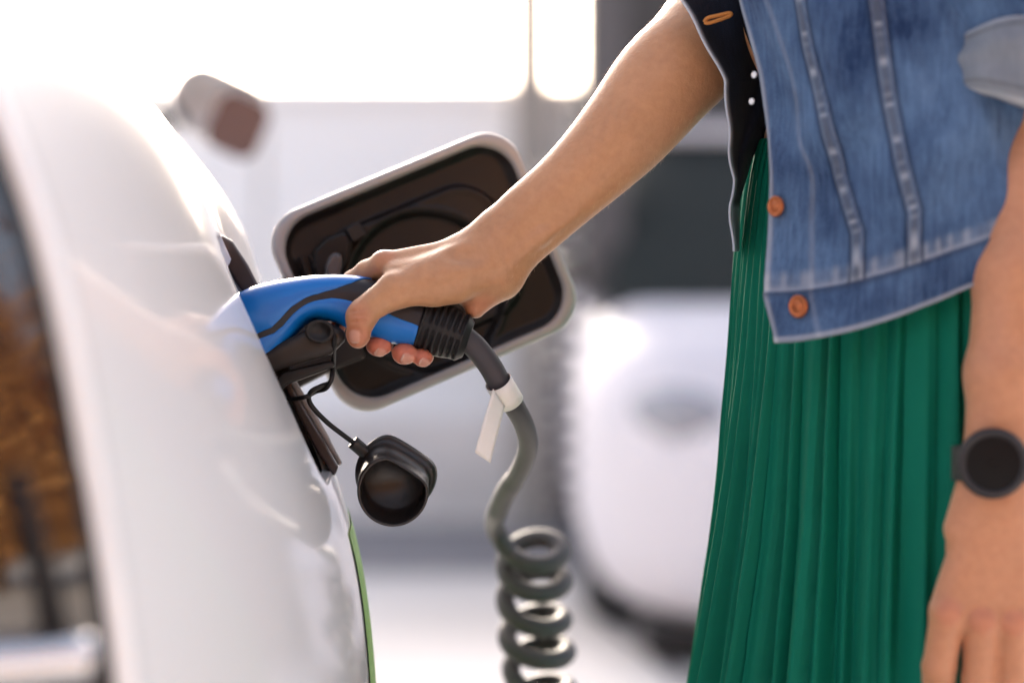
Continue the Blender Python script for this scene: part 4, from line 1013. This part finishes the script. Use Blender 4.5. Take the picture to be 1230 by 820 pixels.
for k in range(48):
    a = 2*PI*k/48; n_ = RT*math.cos(a)*.8+FW*math.sin(a)*1.1; n_ /= np.linalg.norm(n_)
    for w_, o2 in ((-.013, 0), (-.0125, .0030), (.0125, .0030), (.013, 0)): V.append(P[k]+n_*o2+UP*w_)
fixn(mesh('watch_strap', V, grid_faces(48, 4, cu=True, cv=True), M['watch'], wt, smooth=False))
# shoes
for s_ in (-1, 1):
    V = []
    for i, x_ in enumerate(np.linspace(-.10, .20, 16)):
        f = i/15; wd_ = .040*math.sin(PI*(.12+.78*f))**.5; ht = .085-.045*f
        for k in range(20):
            a = 2*PI*k/20; V.append(CPz+fP*x_+lP*(.09*s_+wd_*math.cos(a))+np.array((0, 0, max(.0, ht/2+ht/2*math.sin(a)))))
    fixn(mesh('shoe', V, grid_faces(16, 20, cv=True)+[tuple(range(20)), tuple(15*20+k for k in range(20))], M['shoe'], person))
# ================================================================== BACKGROUND: white parked car, front to the camera
YC = 6.35; XC = (700-615)*K*YC+.84
bc = thing('compact_car', 'white rounded compact car facing us, blurred behind the skirt', 'car', (XC, YC+1.9, 0))
def carbox(name, secs, m, par, n=8, r=.16):
    V = []
    for y_, hw, z0, z1, rr in secs:
        for x_, z_ in rrect(2*hw, z1-z0, min(rr, hw*.9, (z1-z0)*.48), n): V.append((XC+x_, y_, (z0+z1)/2+z_))
    k = 4*(n+1); F = grid_faces(len(secs), k, cv=True)+[tuple(range(k)), tuple((len(secs)-1)*k+q for q in range(k))]
    return fixn(mesh(name, V, F, m, par))
zc1 = zrow(386, YC+.3)
carbox('body', [(YC-.04, .50, .20, .55, .14), (YC, .66, .13, .64, .2), (YC+.08, .77, .11, zc1-.10, .25), (YC+.3, .83, .11, zc1-.03, .24), (YC+.9, .84, .16, zc1+.06, .2), (YC+2.2, .84, .16, zc1+.12, .2), (YC+3.4, .83, .18, zc1+.12, .2), (YC+3.8, .70, .25, zc1, .2)], M['paint2'], bc)
zr = zrow(150, YC+1.6)
carbox('cabin_glass', [(YC+.75, .76, zc1-.1, zc1+.02, .05), (YC+1.5, .66, zc1-.1, zr-.03, .12), (YC+2.8, .66, zc1-.1, zr-.03, .12), (YC+3.5, .66, zc1-.1, zc1+.2, .1)], M['farglass'], bc)
carbox('roof', [(YC+1.42, .56, zr-.055, zr-.02, .02), (YC+1.6, .59, zr-.05, zr, .03), (YC+2.8, .58, zr-.05, zr, .03), (YC+3.0, .5, zr-.07, zr-.03, .02)], M['paint2'], bc)
lamp_m = mat('headlight_lens', (.25, .26, .30), .1, coat=1)
for s_ in (-1, 1):
    V = []; 
    for rr, yy in ((1, .06), (.96, -.012), (.6, -.03), (.01, -.035)):
        for k in range(24): a = 2*PI*k/24; V.append((XC+s_*(.60+.15*rr*math.cos(a)), YC+.02+yy+.10*abs(math.cos(a))*rr*(1 if math.cos(a)*1 > 0 else -.0), zrow(500, YC)+.075*rr*math.sin(a)))
    fixn(mesh('headlight', V, grid_faces(4, 24, cv=True), lamp_m, bc))
    tube('door_mirror', [(XC+s_*.78, YC+1.3, zc1+.08), (XC+s_*.86, YC+1.28, zc1+.12), (XC+s_*.93, YC+1.28, zc1+.12)], [.02, .045, .04], M['black'], bc)
carbox('lower_grille', [(YC-.055, .40, .28, .40, .05), (YC-.02, .42, .27, .41, .05)], M['black'], bc)
box('number_plate', (XC, YC-.052, .50), (.50, .012, .11), mat('plate_pale', (.35, .30, .30), .6), bc, bv=.004)
carbox('upper_slot', [(YC-.050, .30, .60, .625, .01), (YC+.0, .32, .60, .625, .01)], M['black'], bc)
box('front_skirt', (XC, YC+.12, .075), (1.36, .3, .09), M['black'], bc, bv=.02)
for s_ in (-1, 1):
    for yy in (.85, 3.0):
        V = []; prof = [(.16, -.10), (.29, -.10), (.31, -.06), (.31, .06), (.29, .10), (.16, .10), (.01, .08)]
        for a in np.linspace(0, 2*PI, 28, endpoint=False):
            for r, x_ in prof: V.append((XC+s_*(.70+x_), YC+yy+r*math.cos(a), .31+r*math.sin(a)))
        fixn(mesh('wheel', V, grid_faces(28, len(prof), cu=True), M['tyre'], bc))
# ------------------------------------------------------------------ charging post with hanging coiled cable behind
xp = (675-615)*K*7.2
cpst = thing('charging_post', 'slim dark charging post with a hanging coiled cable behind the plug', 'charging post', (xp, 7.4, 0))
box('post_column', (xp+.135, 7.45, .95), (.13, .12, 1.9), mat('post_paint', (.08, .075, .08), .7), cpst, bv=.01)
P = []
for i in range(14*14):
    a = i/14; P.append((xp+.045*math.cos(2*PI*a), 7.25+.045*math.sin(2*PI*a), 1.36-.075*a))
tube('coiled_lead', P, .013, M['cable'], cpst, 8)
# ------------------------------------------------------------------ autumn trees behind the camera (they show in the tailgate glass)
def tree(x_, y_, h, lab, seed):
    t = thing('autumn_tree', lab, 'tree', (x_, y_, 0), 'autumn trees mirrored in the tailgate'); r_ = random.Random(seed)
    V, F = [], []
    def add(P, R):
        v, f = tube_data(P, R, 8); o = len(V); V.extend(v); F.extend([tuple(o+i for i in q) for q in f])
    add([(x_, y_, 0), (x_+.1, y_, h*.3), (x_-.05, y_+.1, h*.6), (x_, y_, h*.9)], [h*.035, h*.026, h*.017, .02])
    tips = []
    for k in range(16):
        a = k*2.4; z = h*(.14+.66*k/16); L_ = h*.34*(1-.5*k/16); e = (x_+L_*math.cos(a), y_+L_*math.sin(a), z+L_*.5); add([(x_, y_, z), ((x_+e[0])/2, (y_+e[1])/2, z+L_*.32), e], [h*.012, h*.008, .01]); tips.append(e)
    mesh('trunk', V, F, M['bark'], t)
    V, F = [], []
    for k in range(15000):
        e = r_.choice(tips); p = np.array(e)+np.array([r_.gauss(0, h*.085) for _ in range(3)]); a = np.array([r_.gauss(0, 1) for _ in range(3)]); a /= np.linalg.norm(a); b = np.cross(a, (r_.random(), .3, .5)); b /= np.linalg.norm(b); s_ = .10
        i = len(V); V += [p-a*s_, p+b*s_*.6, p+a*s_, p-b*s_*.6]; F.append((i, i+1, i+2, i+3))
    mesh('crown', V, F, M['leaf'], t, smooth=False)
for i, (x_, y_, h) in enumerate(((-1.5, -6.5, 5.0), (.9, -5.5, 4.4), (2.9, -5.8, 4.8), (5.2, -6, 4.5), (8, -6.5, 4.9))):
    tree(x_, y_, h, ('leftmost', 'second from the left', 'middle', 'second from the right', 'rightmost')[i]+' golden autumn tree mirrored in the dark tailgate glass', 20+i)
